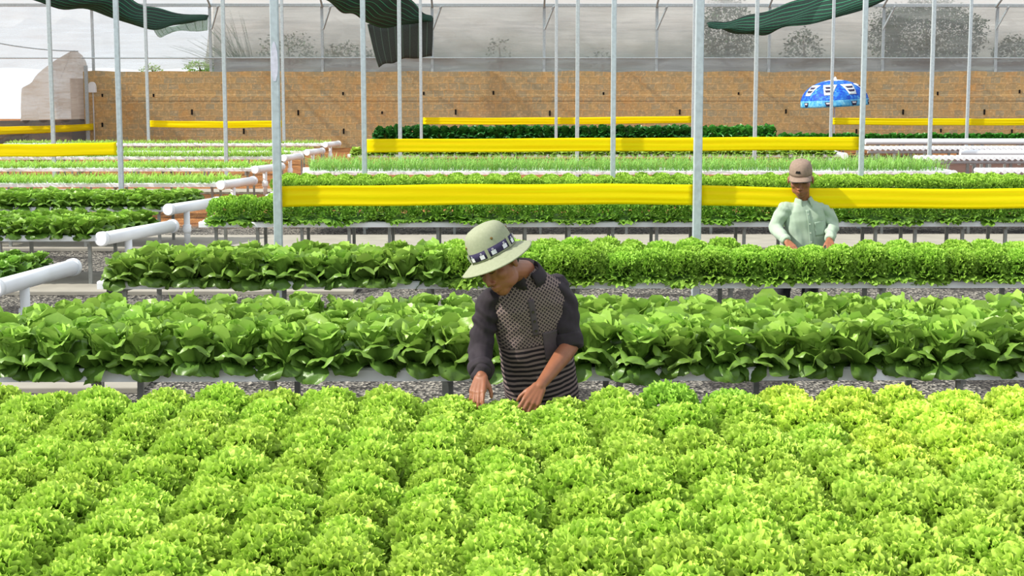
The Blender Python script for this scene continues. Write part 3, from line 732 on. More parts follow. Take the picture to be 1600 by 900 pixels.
# white domed lamp box on the wall's left corner
q = at(144, 136, WY-.2); lb = MB(); P = []
pr = [(-.11, -.16), (-.11, .0), (-.095, .08), (-.06, .135), (0, .155), (.06, .135), (.095, .08), (.11, 0), (.11, -.16)]
vsx = [(u, s_*.07, v) for s_ in (-1, 1) for u, v in pr]; n = len(pr)
lb.add(vsx, [(i, (i+1) % n, n+(i+1) % n, n+i) for i in range(n)]+[tuple(range(n)), tuple(range(2*n-1, n-1, -1))])
rt = empty('lamp_box', (q.x, q.y, q.z), 'small white domed box fixed near the left end of the block wall', 'lamp')
lb.build('housing', 'pvc', rt, bevel=.01); MB().tube([(0.02, 0, -.16), (0.02, 0, -q.z+.02)], .02, 8).build('conduit', 'pvcgrey', rt)
MB().box((0, .10, -.02), (.1, .1, .1)).build('bracket', 'galv', rt)
# cable across the white film
A, B = at(-10, 66, 48), at(122, 80, 50)
tag(MB().tube([A.lerp(B, i/8)-Vector((0, 0, .06*4*(i/8)*(1-i/8)))for i in range(9)], .018, 6).build('cable', 'galv'), 'thin grey cable running to the film curtain at the far left', 'cable')
# mesh fence panel at the left edge
fe = empty('yard_fence', atwall(2, 188)+Vector((-1.2, 0, 0)), 'pale wire fence panel outside at the left edge', 'fence'); o0 = Vector(fe.location); 
for i in range(7): z = i*.13; MB().tube([(0, -4.6, z-.2), (.0, 2.2, z)], .012, 6).build('wire', 'galv', fe)
for i in range(9): y = -4.4+i*.82; MB().tube([(0, y, -2.0 if i % 4 == 0 else -.3), (0, y, .78)], .014, 6).build('upright', 'galv', fe)

# ---------------------------------------------------------------- trees and grasses beyond the film
def bush(name, px, Y, z0, wx, hz, n, lab, cat='tree', seed=1, mat='tree', leaf=.09):
    rnd = random.Random(seed); root = empty(name, (xat(px, Y, 3), Y, z0), lab, cat, 'trees beyond the film'); mb = MB(); ts = []
    for i in range(n):
        th = rnd.uniform(0, 6.28); u = rnd.uniform(-1, 1); r = rnd.uniform(.35, 1)**.5*(1+.3*noise.noise(Vector((th*1.3, u*2, seed))))
        c = Vector((r*math.sqrt(1-u*u)*math.cos(th)*wx, r*math.sqrt(1-u*u)*math.sin(th)*wx*.6, hz*(.55+.5*r*u)))
        d = Vector((rnd.gauss(0, 1), rnd.gauss(0, 1), rnd.gauss(0, .6))).normalized(); s_ = d.cross(Vector((rnd.random(), rnd.random(), 1))).normalized(); L = leaf*rnd.uniform(.6, 1.4)
        mb.add([c, c+d*L*.5+s_*L*.25, c+d*L, c+d*L*.5-s_*L*.25], [(0, 1, 2, 3)]); ts += [rnd.random()]*4
    mb.build('foliage', mat, root, attrs={'t': ts})
    MB().tube([(0, 0, -.2), (.05, 0, hz*.4), (0, .02, hz*.8)], [.06, .04, .015], 8).build('trunk', 'wood', root)
bush('tree', 1445, 54.5, 2.2, 2.0, 2.6, 13000, 'large dim green tree behind the film at right', seed=3, leaf=.10)
bush('tree', 1135, 55, 2.2, .95, 2.7, 5000, 'tall narrow green tree behind the film by the thick middle post', seed=5, leaf=.10)
bush('bush', 1255, 55, 2.2, .7, 1.6, 900, 'dim bush behind the film above the umbrella', 'bush', seed=6, leaf=.12)
bush('bush', 1585, 54.5, 2.2, .8, 1.4, 1200, 'dim bush behind the film at the right edge', 'bush', seed=7, leaf=.12)
bush('bush', 780, 54, 2.2, .45, 1.3, 300, 'thin dim bush behind the film right of the middle net', 'bush', seed=8, leaf=.1)
bush('bush', 450, 56, 2.2, 1.1, 1.5, 900, 'dim low bush behind the film at the left', 'bush', seed=9, leaf=.12)
bush('bush', 545, 56, 2.2, 1.0, 1.2, 900, 'dim low bush behind the film left of the middle net', 'bush', seed=10, leaf=.12)
bush('bush', 940, 54, 2.2, .5, .9, 200, 'sparse dim bush behind the film in the middle', 'bush', seed=12, leaf=.1)
bush('bush', 310, WY+.9, 2.25, .5, .5, 500, 'green weeds on top of the block wall at left', 'weeds', seed=11, leaf=.09, mat='seedling')
bush('bush', 236, WY+.9, 2.2, .35, .45, 260, 'small green weeds on the wall top near the left corner', 'weeds', seed=13, leaf=.09, mat='seedling')
gr = MB(); ts = []; rnd = random.Random(5)
for i in range(70):
    b = Vector((xat(388, 53, 2.6)+rnd.uniform(-.35, .25), 53+rnd.uniform(-.3, .3), 2.2)); a = rnd.uniform(.1, 1.15); L = rnd.uniform(1.2, 2.3); d = Vector((-math.sin(a), rnd.uniform(-.2, .2), math.cos(a))); P = []
    for k in range(5): v = k/4; c = b+d*L*v+Vector((-.25*v*v*L*a, 0, -.30*v*v*a)); w_ = .012*(1-.8*v); P.append([c-Vector((w_, 0, w_)), c+Vector((w_, 0, w_))]); ts += [v]*2
    gr.grid(P)
tag(gr.build('reed_grass', 'tree', attrs={'t': ts}), 'tall reed grass leaning left behind the film at the left', 'grass', kind='stuff')

# small irrigation bits
def pump(px, py, lab):
    z = .09; Y = CH*F/(py-125)*(1-z/CH); x = xat(px, Y, z); rt = empty('water_pump', (x, Y, 0), lab, 'pump')
    MB().tube([(-.08, 0, .07), (.08, 0, .07), (.11, 0, .07)], [.055, .055, .03], 14).build('motor', 'black', rt); MB().box((0, 0, .015), (.16, .10, .03)).build('foot', 'galv', rt)
    MB().tube([(.0, 0, .12), (-.01, -.02, .22), (.04, -.04, .30), (.09, 0, .26), (.10, .02, .16)], .010, 8).build('hose', 'black', rt)
pump(181, 452, 'small dark pump on the gravel at the left end of the third bed')

# ---------------------------------------------------------------- people
class Blob(MB):
    def ell(s, c, r, rot=None, nu=16, nv=10):
        vs = []; fs = []; c = Vector(c)
        for j in range(nv+1):
            th = math.pi*j/nv
            for i in range(nu):
                a = 2*math.pi*i/nu; p = Vector((r[0]*math.sin(th)*math.cos(a), r[1]*math.sin(th)*math.sin(a), r[2]*math.cos(th)))
                if rot is not None: p = rot @ p
                vs.append(c+p)
        for j in range(nv):
            for i in range(nu): fs.append((j*nu+i, (j+1)*nu+i, (j+1)*nu+(i+1) % nu, j*nu+(i+1) % nu))
        s.add(vs, fs)
    def cap(s, a, ra, b, rb, n=12):
        a, b = Vector(a), Vector(b); d = (b-a); L = d.length; d = d/max(L, 1e-6)
        pts = []; rs = []
        for k in (80, 60, 35, 0): pts.append(a-d*ra*math.sin(R(k))); rs.append(max(.0006, ra*math.cos(R(k))))
        for k in (0, 35, 60, 80): pts.append(b+d*rb*math.sin(R(k))); rs.append(max(.0006, rb*math.cos(R(k))))
        s.tube(pts, rs, n)
    def chain(s, pts):
        for (a, ra), (b, rb) in zip(pts[:-1], pts[1:]): s.cap(a, ra, b, rb, 16)
    def loft(s, rings, n=28):            # rings: (centre, rx, ry, up, xdir)
        vs = []; fs = []
        for c, rx, ry, xd, yd in rings:
            for i in range(n):
                a = 2*math.pi*i/n; ca, sa = math.cos(a), math.sin(a)
                sq = (abs(ca)**2.6+abs(sa)**2.6)**(-1/2.6); vs.append(Vector(c)+Vector(xd)*rx*ca*sq+Vector(yd)*ry*sa*sq)
        for j in range(len(rings)-1):
            for i in range(n): fs.append((j*n+i, j*n+(i+1) % n, (j+1)*n+(i+1) % n, (j+1)*n+i))
        fs.append(tuple(range(n-1, -1, -1))); fs.append(tuple((len(rings)-1)*n+i for i in range(n)))
        s.add(vs, fs)
    def finish(s, name, mat, parent, voxel=.005, smooth=4, fold=None, attrs=None, cut=None):
        tmp = s.build('tmp', None); md = tmp.modifiers.new('r', 'REMESH'); md.mode = 'VOXEL'; md.voxel_size = voxel; md.use_smooth_shade = True
        sm = tmp.modifiers.new('s', 'SMOOTH'); sm.iterations = smooth; sm.factor = .5
        dg = bpy.context.evaluated_depsgraph_get(); me = bpy.data.meshes.new_from_object(tmp.evaluated_get(dg)); bpy.data.objects.remove(tmp)
        if fold:
            ns = [v.normal.copy() for v in me.vertices]
            for v, n_ in zip(me.vertices, ns): v.co += n_*fold(v.co)
        if attrs:
            for k, fn in attrs.items():
                a_ = me.attributes.new(k, 'FLOAT', 'POINT'); a_.data.foreach_set('value', [fn(v.co) for v in me.vertices])
        for p in me.polygons: p.use_smooth = True
        me.name = name; me.materials.clear(); me.materials.append(M[mat] if isinstance(mat, str) else mat)
        o = bpy.data.objects.new(name, me); COL.objects.link(o); o.parent = parent
        return o
def basis(fwd, up):
    f = Vector(fwd).normalized(); u = Vector(up); u = (u-f*u.dot(f)).normalized(); r = f.cross(u).normalized()
    return Matrix((r, f, u)).transposed()          # local x right, y forward, z up
def add_head(bl, C, Mx, k=1.0, kx=1.0):
    L = lambda x, y, z: C+Mx @ (Vector((x*kx, y, z))*k)
    E = lambda p, r: bl.ell(L(*p), (r[0]*k*kx, r[1]*k, r[2]*k), Mx, 20, 14)
    E((0, -.012, .03), (.073, .093, .086)); E((0, .018, -.02), (.064, .074, .085)); E((0, .026, -.055), (.054, .064, .056)); E((0, .050, -.088), (.032, .034, .030))
    for s_ in (-1, 1):
        E((s_*.040, .052, -.024), (.022, .028, .024)); E((s_*.036, .016, -.068), (.020, .045, .032))
        E((s_*.076, -.008, -.012), (.008, .016, .028)); E((s_*.079, -.014, 0), (.005, .012, .016))
        E((s_*.030, .079, .006), (.015, .011, .009)); E((s_*.013, .098, -.042), (.009, .010, .008))
        bl.cap(L(s_*.012, .088, .026), .008*k, L(s_*.046, .074, .026), .008*k)
    bl.cap(L(0, .085, .018), .009*k, L(0, .108, -.034), .011*k)
    bl.cap(L(-.02, .082, -.066), .006*k, L(0, .093, -.063), .0075*k); bl.cap(L(.02, .082, -.066), .006*k, L(0, .093, -.063), .0075*k)
    bl.cap(L(-.016, .082, -.076), .006*k, L(.016, .082, -.076), .0065*k); bl.ell(L(0, .089, -.077), (.012*k, .008*k, .007*k), Mx)
    return L
def add_hand(bl, W, d, n, t, curl, k=1.0, spread=.12, thumb=(.72, .55, -.5), tcurl=.9):
    """W wrist, d finger direction, n back-of-hand normal, t towards thumb"""
    d = Vector(d).normalized(); n = Vector(n); n = (n-d*n.dot(d)).normalized(); t2 = d.cross(n).normalized()
    if t2.dot(Vector(t)) < 0: t2 = -t2
    t = t2
    fing = [(.030, .088, .043, .027, .021, .0088), (.010, .092, .047, .030, .022, .0090), (-.010, .088, .043, .028, .021, .0086), (-.029, .080, .034, .021, .018, .0078)]
    ends = []
    for i, (off, kn, a, b, c, r) in enumerate(fing):
        K = W+(d*kn+t*off)*k; bl.cap(W+(t*off*.55+d*.005)*k, .0155*k, K, .0115*k)
        bl.cap(W+(t*off*.5+d*.03)*k-n*.008*k, .014*k, K-n*.004*k-d*.012*k, .0115*k)
        ang = 0; q = K; sp = spread*(1.5-i)/1.5*.5
        for j, (seg, cu) in enumerate(((a, curl[i]*.8), (b, curl[i]*1.1), (c, curl[i]*.8))):
            ang += cu; dd = (d*math.cos(ang)-n*math.sin(ang)+t*sp).normalized(); q2 = q+dd*seg*k
            bl.cap(q, (r-.0006*j)*k, q2, (r-.0006*(j+1))*k); q = q2
        ends.append(q)
    T0 = W+(d*.022+t*.022-n*.004)*k; dt = (d*thumb[0]+t*thumb[1]+n*thumb[2]).normalized()
    T1 = T0+dt*.034*k; bl.cap(T0, .0145*k, T1, .0115*k); bl.cap(W+(d*.01+t*.012)*k, .015*k, T1-dt*.01*k, .012*k)
    d2 = (dt+d*.6*tcurl-n*.3*tcurl).normalized(); T2 = T1+d2*.027*k; bl.cap(T1, .0105*k, T2, .0095*k)
    d3 = (d2+d*.4*tcurl-t*.3*tcurl-n*.2).normalized(); bl.cap(T2, .0095*k, T2+d3*.020*k, .0075*k)
    return ends
def wr(amp, sc, st=(1, 1, 1), seed=0.0):
    return lambda c: amp*noise.noise(Vector((c.x*sc*st[0]+seed, c.y*sc*st[1], c.z*sc*st[2]+seed)))

# ===== man 1: hat and patterned polo, bending over the nearest bed
root = empty('person', (.17, 7.40, 0), 'man in a sage bucket hat and charcoal patterned polo bending over the nearest bed', 'person')
O = Vector(root.location)
A = lambda px, py, Y: at(px, py, Y)-O
HP = Vector((.05, .04, .80))+Vector((0, 0, 0))
neckb = A(820, 430, 7.24); shR = A(876, 450, 7.30); shL = A(762, 473, 7.22); hip = A(846, 612, 7.36)
elR = A(891, 540, 7.22); wrR = A(843, 604, 6.93); elL = A(750, 548, 7.18); wrL = A(752, 588, 6.98)
fw = Vector((-.52, -.74, -.42)).normalized(); upv = Vector((-.46, -.10, .86))
HM = basis(fw, upv); HC = A(779, 412, 7.08)
xd = (shR-shL).normalized(); b = Blob(); L1 = add_head(b, HC, HM, 1.10)
b.chain([(HC+HM @ Vector((0, -.02, -.05)), .054), (neckb+Vector((0, 0, .02)), .050), (neckb+Vector((0, .02, -.06)), .06)])
ax = (neckb-hip); ax.normalize(); yd = ax.cross(xd).normalized(); xd2 = yd.cross(ax).normalized()
b.loft([(hip-ax*.12, .14, .095, xd2, yd), (hip, .145, .10, xd2, yd), (hip.lerp(neckb, .5), .145, .10, xd2, yd), (hip.lerp(neckb, .78), .165, .10, xd2, yd), (hip.lerp(neckb, .93), .12, .075, xd2, yd), (neckb, .06, .055, xd2, yd)])
b.chain([(shR-xd*.03, .044), (shR.lerp(elR, .5), .042), (elR, .041), (elR.lerp(wrR, .3), .041), (wrR.lerp(elR, .12), .027), (wrR, .025)])
b.chain([(shL+xd*.03, .042), (shL.lerp(elL, .5), .040), (elL, .040), (elL.lerp(wrL, .3), .038), (wrL.lerp(elL, .1), .026), (wrL, .025)])
dR = (A(822, 642, 6.84)-wrR); dL = (A(742, 626, 6.88)-wrL)
add_hand(b, wrR, dR, Vector((.25, -.75, .60)), Vector((-1, -.2, -.1)), [.35, .45, .5, .55], 1.06)
add_hand(b, wrL, dL, Vector((-.35, -.8, .3)), Vector((1, 0, 0)), [.3, .35, .4, .45], 1.02)
pel = hip-ax*.10
for s_, fx in ((-1, -.11), (1, .11)):
    hj = pel+xd2*s_*.08; kn = Vector((fx+.02, .02, .45)); an = Vector((fx, .08, .09))
    b.chain([(hj, .085), (hj.lerp(kn, .5), .068), (kn, .052), (kn.lerp(an, .3), .052), (an, .036)]); b.chain([(an, .036), (Vector((fx*1.1, -.07, .04)), .032)])
b.finish('body', 'skin', root, .0042, 5)
# trousers
b = Blob(); b.loft([(pel-Vector((0, 0, .07)), .155, .115, xd2, yd), (pel+ax*.05, .155, .112, xd2, yd), (pel+ax*.12, .15, .11, xd2, yd)])
for s_, fx in ((-1, -.11), (1, .11)):
    hj = pel+xd2*s_*.08; kn = Vector((fx+.02, .02, .45)); an = Vector((fx, .08, .12))
    b.chain([(hj, .10), (kn, .078), (an, .066)])
b.finish('trousers', 'trouser', root, .009, 4, fold=wr(.01, 14))
for fx in (-.11, .11):
    bt = Blob(); bt.chain([(Vector((fx, .08, .16)), .056), (Vector((fx, .08, .065)), .052), (Vector((fx*1.1, -.09, .045)), .043)]); bt.ell((fx*1.05, -.0, .02), (.05, .15, .022)); bt.finish('boot', 'shoe', root, .008, 3)
# shirt torso
b = Blob()
sp = lambda f: hip.lerp(neckb, f)
b.loft([(hip-ax*.16, .180, .135, xd2, yd), (hip-ax*.15, .178, .132, xd2, yd), (sp(0), .170, .128, xd2, yd), (sp(.3), .166, .124, xd2, yd), (sp(.55), .172, .124, xd2, yd), (sp(.78), .186, .118, xd2, yd), (sp(.90), .160, .100, xd2, yd), (sp(1.0), .082, .070, xd2, yd), (sp(1.04), .062, .060, xd2, yd)])
b.chain([(shR-xd*.06, .068), (shR-xd*.02, .056)]); b.chain([(shL+xd*.06, .070), (shL+xd*.02, .056)])
TC = hip
def torso_fold(c):
    v = (c-TC).dot(ax); u = (c-TC).dot(xd2)
    return .010*math.sin(u*38+v*16+2*noise.noise(c*7))*max(0, 1-v/.32)*.8 + .007*noise.noise(c*9) + .004*noise.noise(c*22)
torso = b.finish('shirt', 'polo', root, .005, 5, fold=torso_fold, attrs={'u': lambda c: (c-TC).dot(xd2), 'v': lambda c: (c-TC).dot(ax)+.12})
def sleeve(pts, nm='sleeve', mat='charcoal', f=None, cuff=None, vox=.0055, par=None):
    b = Blob(); b.chain(pts); o = b.finish(nm, mat, par or root, vox, 4, fold=f)
    if cuff:
        (a, ra), (c, rc) = cuff; a, c = Vector(a), Vector(c); d = (c-a).normalized(); b = Blob()
        b.tube([a, a+d*.004, a.lerp(c, .5), c-d*.004, c], [ra-.008, ra, (ra+rc)/2+.004, rc, rc-.010], 28)
        b.finish('cuff', mat, o, .004, 3, fold=wr(.006, 26))
    return o
fs = lambda c: .009*math.sin(c.z*75+c.x*40+4*noise.noise(c*8))*max(0, noise.noise(c*5)+.6)+.006*noise.noise(c*16)
dA = (elR-shR).normalized()
sleeve([(shR-xd*.025, .073), (shR.lerp(elR, .3), .068), (shR.lerp(elR, .7), .064), (elR-dA*.02, .060)], f=fs, cuff=((elR-dA*.055, .064), (elR+dA*.012, .060)))
dl = (elL-shL).normalized(); df = (wrL-elL).normalized()
sleeve([(shL+xd*.012, .064), (shL.lerp(elL, .4), .056), (elL, .058), (elL.lerp(wrL, .35), .052), (wrL-df*.045, .050)], f=fs, cuff=((wrL-df*.085, .058), (wrL-df*.028, .053)))
# collar, placket, pocket
cb_ = MB(); P = []
neckd = ((HC+HM @ Vector((0, -.03, -.06)))-neckb).normalized()
neckd = (ax*.85+neckd*.30).normalized()
for j in range(6):
    f = j/5; row = []
    for i in range(33):
        a = -math.pi*.93+2*math.pi*.93*i/32          # open at the front
        bx = xd2*math.sin(a)+yd*math.cos(a)*1.0
        rr = .068+.008*math.sin(f*math.pi)+(.034*max(0, (f-.45)/.55) if True else 0)
        hgt = (.068+.022*math.cos(a))*math.sin(min(1, f/.5)*math.pi/2)-.068*max(0, (f-.5)/.5)
        row.append(neckb-ax*.015+bx*rr+neckd*hgt)
    P.append(row)
cb_.grid(P)
cl = cb_.build('collar', 'charcoal', root, smooth=True, solid=.004)
fr = -1 if yd.y > 0 else 1                # torso front side towards the camera
front = yd*(-1 if yd.y > 0 else 1)
def surf(u, v, off=.0):                  # point on the shirt front by casting onto the finished torso
    o_ = TC+xd2*u+ax*v+front*.5
    hit, loc, nn, _ = torso.ray_cast(o_, -front)
    return (loc+nn*off if hit else TC+xd2*u+ax*v+front*(.125+off))
def cloth_patch(u0, u1, v0, v1, nu, nv, off, nm, mat, par, rd=0):
    P = [[surf(u0+(u1-u0)*i/nu, v0+(v1-v0)*j/nv, off) for i in range(nu+1)] for j in range(nv+1)]
    return MB().grid(P).build(nm, mat, par, smooth=True, solid=.003)
M['pocketcloth'] = plain('faded_charcoal', srgb(78, 69, 74), .85, 0, .1, 60)
cloth_patch(-.030, -.002, .33, .50, 4, 16, .004, 'placket', 'pocketcloth', torso)
for v in (.355, .40, .445):
    q_ = surf(-.016, v, .009); MB().tube([q_-front*.002, q_+front*.002], .006, 12).build('button', 'button', torso)
cloth_patch(.012, .085, .20, .335, 10, 14, .004, 'pocket', 'pocketcloth', torso)
# hat: crown, brim, band with labels, eyelets
HU = (HM @ Vector((0, -.10, 1))).normalized(); HB = basis(HM @ Vector((0, 1, .10)), HU); HO = HC+HM @ Vector((0, -.008, .050))
def ring(rx, ry, z, n, wob=0, ph=0, dr=0):
    return [HO+HB @ Vector((rx*math.sin(2*math.pi*i/n), ry*math.cos(2*math.pi*i/n), z+wob*math.sin(2*math.pi*i/n*2+ph))) for i in range(n)]
def rings_mesh(rs, n, close_top=True):
    mb = MB(); vs = [p for r_ in rs for p in r_]; fs = [(j*n+i, j*n+(i+1) % n, (j+1)*n+(i+1) % n, (j+1)*n+i) for j in range(len(rs)-1) for i in range(n)]
    if close_top: fs.append(tuple((len(rs)-1)*n+i for i in range(n)))
    mb.add(vs, fs); return mb
n = 48
cr = [ring(.100, .112, 0, n), ring(.100, .112, .02, n), ring(.098, .110, .045, n), ring(.096, .107, .070, n), ring(.092, .101, .095, n), ring(.082, .090, .116, n), ring(.066, .072, .130, n), ring(.040, .045, .138, n), ring(.010, .012, .140, n)]
mb = rings_mesh(cr, n); crown = mb.build('hat_crown', 'hat', root, smooth=True, attrs={'v': [0.0]*len(mb.v)}, solid=.002)
br_ = []; vv = []
for j in range(12):
    f = j/11; br_.append(ring(.100+.066*f, .112+.068*f, -.036*f**1.1, n, .006*f, .6)); vv += [f*.075]*n
mb = rings_mesh(list(reversed(br_)), n, False); brim = mb.build('hat_brim', 'hat', root, smooth=True, attrs={'v': list(reversed(vv))}, solid=.003)
mb = rings_mesh([ring(.1025, .1145, .010, n), ring(.1005, .1125, .048, n)], n, False); bandm = mb.build('hat_band', 'navy', crown, smooth=True, solid=.001)
def on_hat(th, z, out=0, rx=.1025, ry=.1145):
    return HO+HB @ Vector(((rx+out)*math.sin(th), (ry+out)*math.cos(th), z))
for k in range(12):
    th = 2*math.pi*k/12+.20
    P = [[on_hat(th+(i/3-.5)*.20, .014+(j)*.018, .0035) for i in range(4)] for j in range(2)]
    MB().grid(P).build('label_patch', 'patch', bandm, solid=.001)
    MB().tube([on_hat(th-.03, .032, .004), on_hat(th-.02, .042, .004), on_hat(th+.02, .042, .004), on_hat(th+.03, .032, .004)], .0012, 6).build('label_hook', 'patch', bandm)
    if k % 2 == 0:
        th2 = th+.26; P = [[on_hat(th2+(i/2-.5)*.13, .006+j*.023, .003) for i in range(3)] for j in range(3)]; MB().grid(P).build('belt_loop', 'hat', bandm, solid=.0015)
    if k % 3 == 0:
        th3 = th+.35; q_ = on_hat(th3, .080, -.008); nn = (q_-HO).normalized(); MB().tube([q_-nn*.004, q_+nn*.003, q_+nn*.005], [.006, .006, .004], 14).build('eyelet', 'eyelet', crown)
# short grey-black hair at the back of the head, ear side
b = Blob(); b.ell(L1(0, -.030, .02), (.087, .090, .088), HM, 24, 16); b.finish('hair', 'hair', root, .005, 2)
for s_ in (-1, 1):
    MB().tube([L1(s_*.014, .0965, .030), L1(s_*.030, .0905, .036), L1(s_*.048, .079, .031)], [.002, .0035, .0015], 6).build('eyebrow', 'hair', root)
    MB().tube([L1(s_*.016, .0895, .002), L1(s_*.030, .0905, -.001), L1(s_*.044, .083, .003)], [.0012, .0018, .0012], 6).build('eyelash', 'hair', root)

# ===== man 2: cap and pale sage shirt, behind the third bed
root2 = empty('person', (2.66, 13.86, 0), 'man in a taupe cap and pale green long-sleeved shirt tending the third bed', 'person')
O = Vector(root2.location); root = root2
neckb = A(1255, 314, 13.84); shR = A(1290, 324, 13.86); shL = A(1223, 327, 13.82); hip = A(1262, 388, 13.88)
elR = A(1301, 354, 13.84); wrR = A(1296, 375, 13.62); elL = A(1211, 355, 13.82); wrL = A(1230, 378, 13.60)
fw = Vector((-.20, -.93, -.30)).normalized(); upv = Vector((-.07, -.28, .95)); HM = basis(fw, upv); HC = A(1251, 280, 13.74); K2 = 1.20
b = Blob(); L2 = add_head(b, HC, HM, K2, 1.12)
b.chain([(HC+HM @ Vector((0, -.03, -.05)), .062), (neckb+Vector((0, 0, .02)), .060), (neckb+Vector((0, .01, -.06)), .07)])
xd = (shR-shL).normalized(); ax = (neckb-hip).normalized(); yd = ax.cross(xd).normalized(); xd2 = yd.cross(ax).normalized()
b.loft([(hip-ax*.15, .15, .10, xd2, yd), (hip, .15, .10, xd2, yd), (hip.lerp(neckb, .6), .15, .10, xd2, yd), (hip.lerp(neckb, .85), .15, .09, xd2, yd), (neckb, .06, .055, xd2, yd)])
for s0, e0, w0 in ((shR, elR, wrR), (shL, elL, wrL)):
    b.chain([(s0.lerp(neckb, .15), .045), (e0, .042), (w0.lerp(e0, .1), .027), (w0, .025)])
dR = A(1299, 388, 13.50)-wrR; dL = A(1240, 389, 13.50)-wrL
add_hand(b, wrR, dR, Vector((.1, -.6, .8)), Vector((-1, 0, 0)), [.3, .4, .45, .5], 1.0); add_hand(b, wrL, dL, Vector((-.1, -.6, .8)), Vector((1, 0, 0)), [.3, .4, .45, .5], 1.0)
pel = hip-ax*.06
legs = []
for s_, fx in ((-1, -.12), (1, .12)):
    hj = pel+xd2*s_*.085; kn = Vector((fx, 0, .46)); an = Vector((fx, .06, .09)); legs.append((hj, kn, an, fx))
    b.chain([(hj, .085), (kn, .053), (kn.lerp(an, .3), .052), (an, .036)]); b.chain([(an, .036), (Vector((fx*1.1, -.09, .04)), .032)])
b.finish('body', 'skin2', root, .0055, 3)
b = Blob(); b.loft([(pel-Vector((0, 0, .08)), .155, .115, xd2, yd), (pel+ax*.10, .155, .112, xd2, yd)])
for hj, kn, an, fx in legs: b.chain([(hj, .10), (kn, .078), (an+Vector((0, 0, .03)), .066)])
b.finish('trousers', 'trouser', root, .010, 4, fold=wr(.01, 14))
for hj, kn, an, fx in legs:
    bt = Blob(); bt.chain([(Vector((fx, .06, .16)), .056), (Vector((fx, .06, .065)), .052), (Vector((fx*1.1, -.11, .045)), .043)]); bt.ell((fx*1.05, -.02, .02), (.05, .15, .022)); bt.finish('boot', 'shoe', root, .01, 3)
b = Blob(); sp = lambda f, h=hip, nk=neckb: h.lerp(nk, f)
b.loft([(hip-ax*.14, .188, .135, xd2, yd), (hip-ax*.13, .186, .135, xd2, yd), (sp(0), .178, .13, xd2, yd), (sp(.35), .172, .125, xd2, yd), (sp(.65), .180, .122, xd2, yd), (sp(.84), .180, .105, xd2, yd), (sp(.95), .125, .085, xd2, yd), (sp(1.03), .066, .062, xd2, yd)])
b.chain([(shR-xd*.05, .074), (shR, .064)]); b.chain([(shL+xd*.05, .074), (shL, .064)])
TC = hip
tf2 = lambda c: .011*math.sin((c-TC).dot(xd2)*42+(c-TC).dot(ax)*9+2.5*noise.noise(c*6))*.55+.008*noise.noise(c*9)
torso = b.finish('shirt', 'shirt', root, .006, 4, fold=tf2)
fs2 = lambda c: .006*math.sin(c.z*60+c.x*36+4*noise.noise(c*7))*max(0, noise.noise(c*5)+.6)+.008*noise.noise(c*14)
for s0, e0, w0, sg in ((shR, elR, wrR, -1), (shL, elL, wrL, 1)):
    d = (w0-e0).normalized()
    sleeve([(s0+xd*sg*.02, .072), (s0.lerp(e0, .5), .064), (e0, .060), (e0.lerp(w0, .5), .052), (w0-d*.05, .044)], mat='shirt', f=fs2, cuff=((w0-d*.07, .045), (w0-d*.005, .041)), vox=.0065)
cb_ = MB(); P = []; neckd = ((HC+HM @ Vector((0, -.03, -.06)))-neckb).normalized(); front = yd*(-1 if yd.y > 0 else 1)
for j in range(6):
    f = j/5; row = []
    for i in range(33):
        a = -math.pi*.88+2*math.pi*.88*i/32; back = -front
        bx = xd2*math.sin(a)+back*math.cos(a); near = max(0, abs(a)/math.pi-.6)
        rr = .068+.036*max(0, (f-.45)/.55)+.02*near; hgt = .05*math.sin(min(1, f/.5)*math.pi/2)-.065*max(0, (f-.5)/.5)*(1+1.3*near)
        row.append(neckb-ax*(.0+.06*near)+bx*rr+neckd*hgt)
    P.append(row)
cb_.grid(P); cb_.build('collar', 'shirt', root, smooth=True, solid=.004)
M['seamcloth'] = plain('pale_sage_seam', srgb(158, 178, 160), .85, 0, .05, 20)
cloth_patch(-.016, .016, -.10, .36, 4, 26, .004, 'placket', 'seamcloth', torso)
for v in (0, .08, .16, .24, .32):
    q_ = surf(.0, v, .008); MB().tube([q_-front*.002, q_+front*.002], .006, 10).build('button', 'whiteb', torso)
cloth_patch(.045, .135, .125, .245, 8, 10, .004, 'pocket', 'seamcloth', torso)
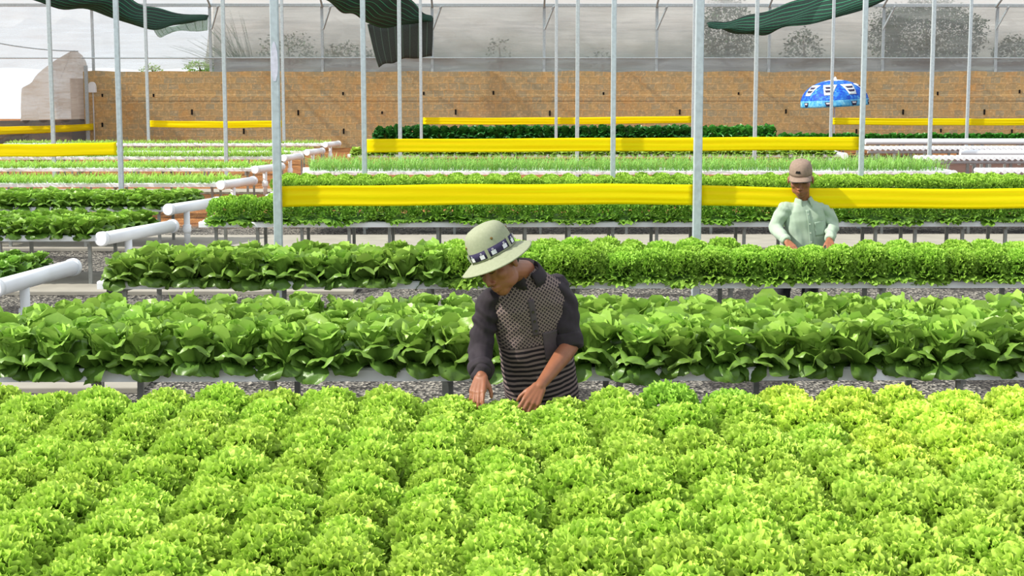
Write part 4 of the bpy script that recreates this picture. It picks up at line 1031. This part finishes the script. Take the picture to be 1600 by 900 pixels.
# cap
HO = HC+HM @ Vector((0, -.010, .062)); HB = basis(HM @ Vector((0, 1, .02)), HM @ Vector((0, -.02, 1)))
cr = [ring(.098, .120, -.012, n), ring(.098, .120, .012, n), ring(.096, .116, .036, n), ring(.091, .108, .060, n), ring(.079, .093, .084, n), ring(.058, .068, .100, n), ring(.030, .035, .108, n), ring(.008, .009, .110, n)]
capo = rings_mesh(cr, n).build('cap_crown', 'cap', root, smooth=True, solid=.002)
P = []
for j in range(7):
    f = j/6; P.append([HO+HB @ Vector(((.098+.006*f)*math.sin(a), (.120*math.cos(a)+.075*f*math.cos(a)**.7), -.010-.014*f-.030*(math.sin(a)**2)*f)) for a in [R(-68)+R(136)*i/20 for i in range(21)]])
vis = MB().grid(P).build('visor', 'cap', capo, smooth=True, solid=.003)
P2 = [[p_-(HB @ Vector((0, 0, .004))) for p_ in r_] for r_ in P]; MB().grid(P2).build('visor_lining', 'capunder', vis, smooth=True, solid=.001)
e = []
for k, (a0, z0, l_) in enumerate(((.02, .036, .018), (.10, .034, .018), (.20, .036, .018), (.30, .034, .016))):
    MB().tube([on_hat(a0+R(0), z0-.008, .001, .0975, .118), on_hat(a0+.05, z0+.010, -.001, .0965, .117), on_hat(a0+.10, z0-.008, .001, .0975, .118)], .0045, 6).build('embroidered_mark', 'black', capo)
MB().tube([HO+HB @ Vector((0, 0, .108)), HO+HB @ Vector((0, 0, .115))], [.007, .004], 10).build('cap_button', 'cap', capo)
b = Blob(); b.ell(L2(0, -.032, .015), (.094, .095, .093), HM, 24, 16); b.finish('hair', 'hair', root, .006, 2)
for s_ in (-1, 1):
    MB().tube([L2(s_*.014, .0965, .030), L2(s_*.030, .0905, .037), L2(s_*.048, .079, .031)], [.0025, .0042, .002], 6).build('eyebrow', 'hair', root)
    MB().tube([L2(s_*.016, .0895, .002), L2(s_*.030, .0905, -.001), L2(s_*.044, .083, .003)], [.0015, .0022, .0015], 6).build('eyelash', 'hair', root)
bpy.context.view_layer.update()
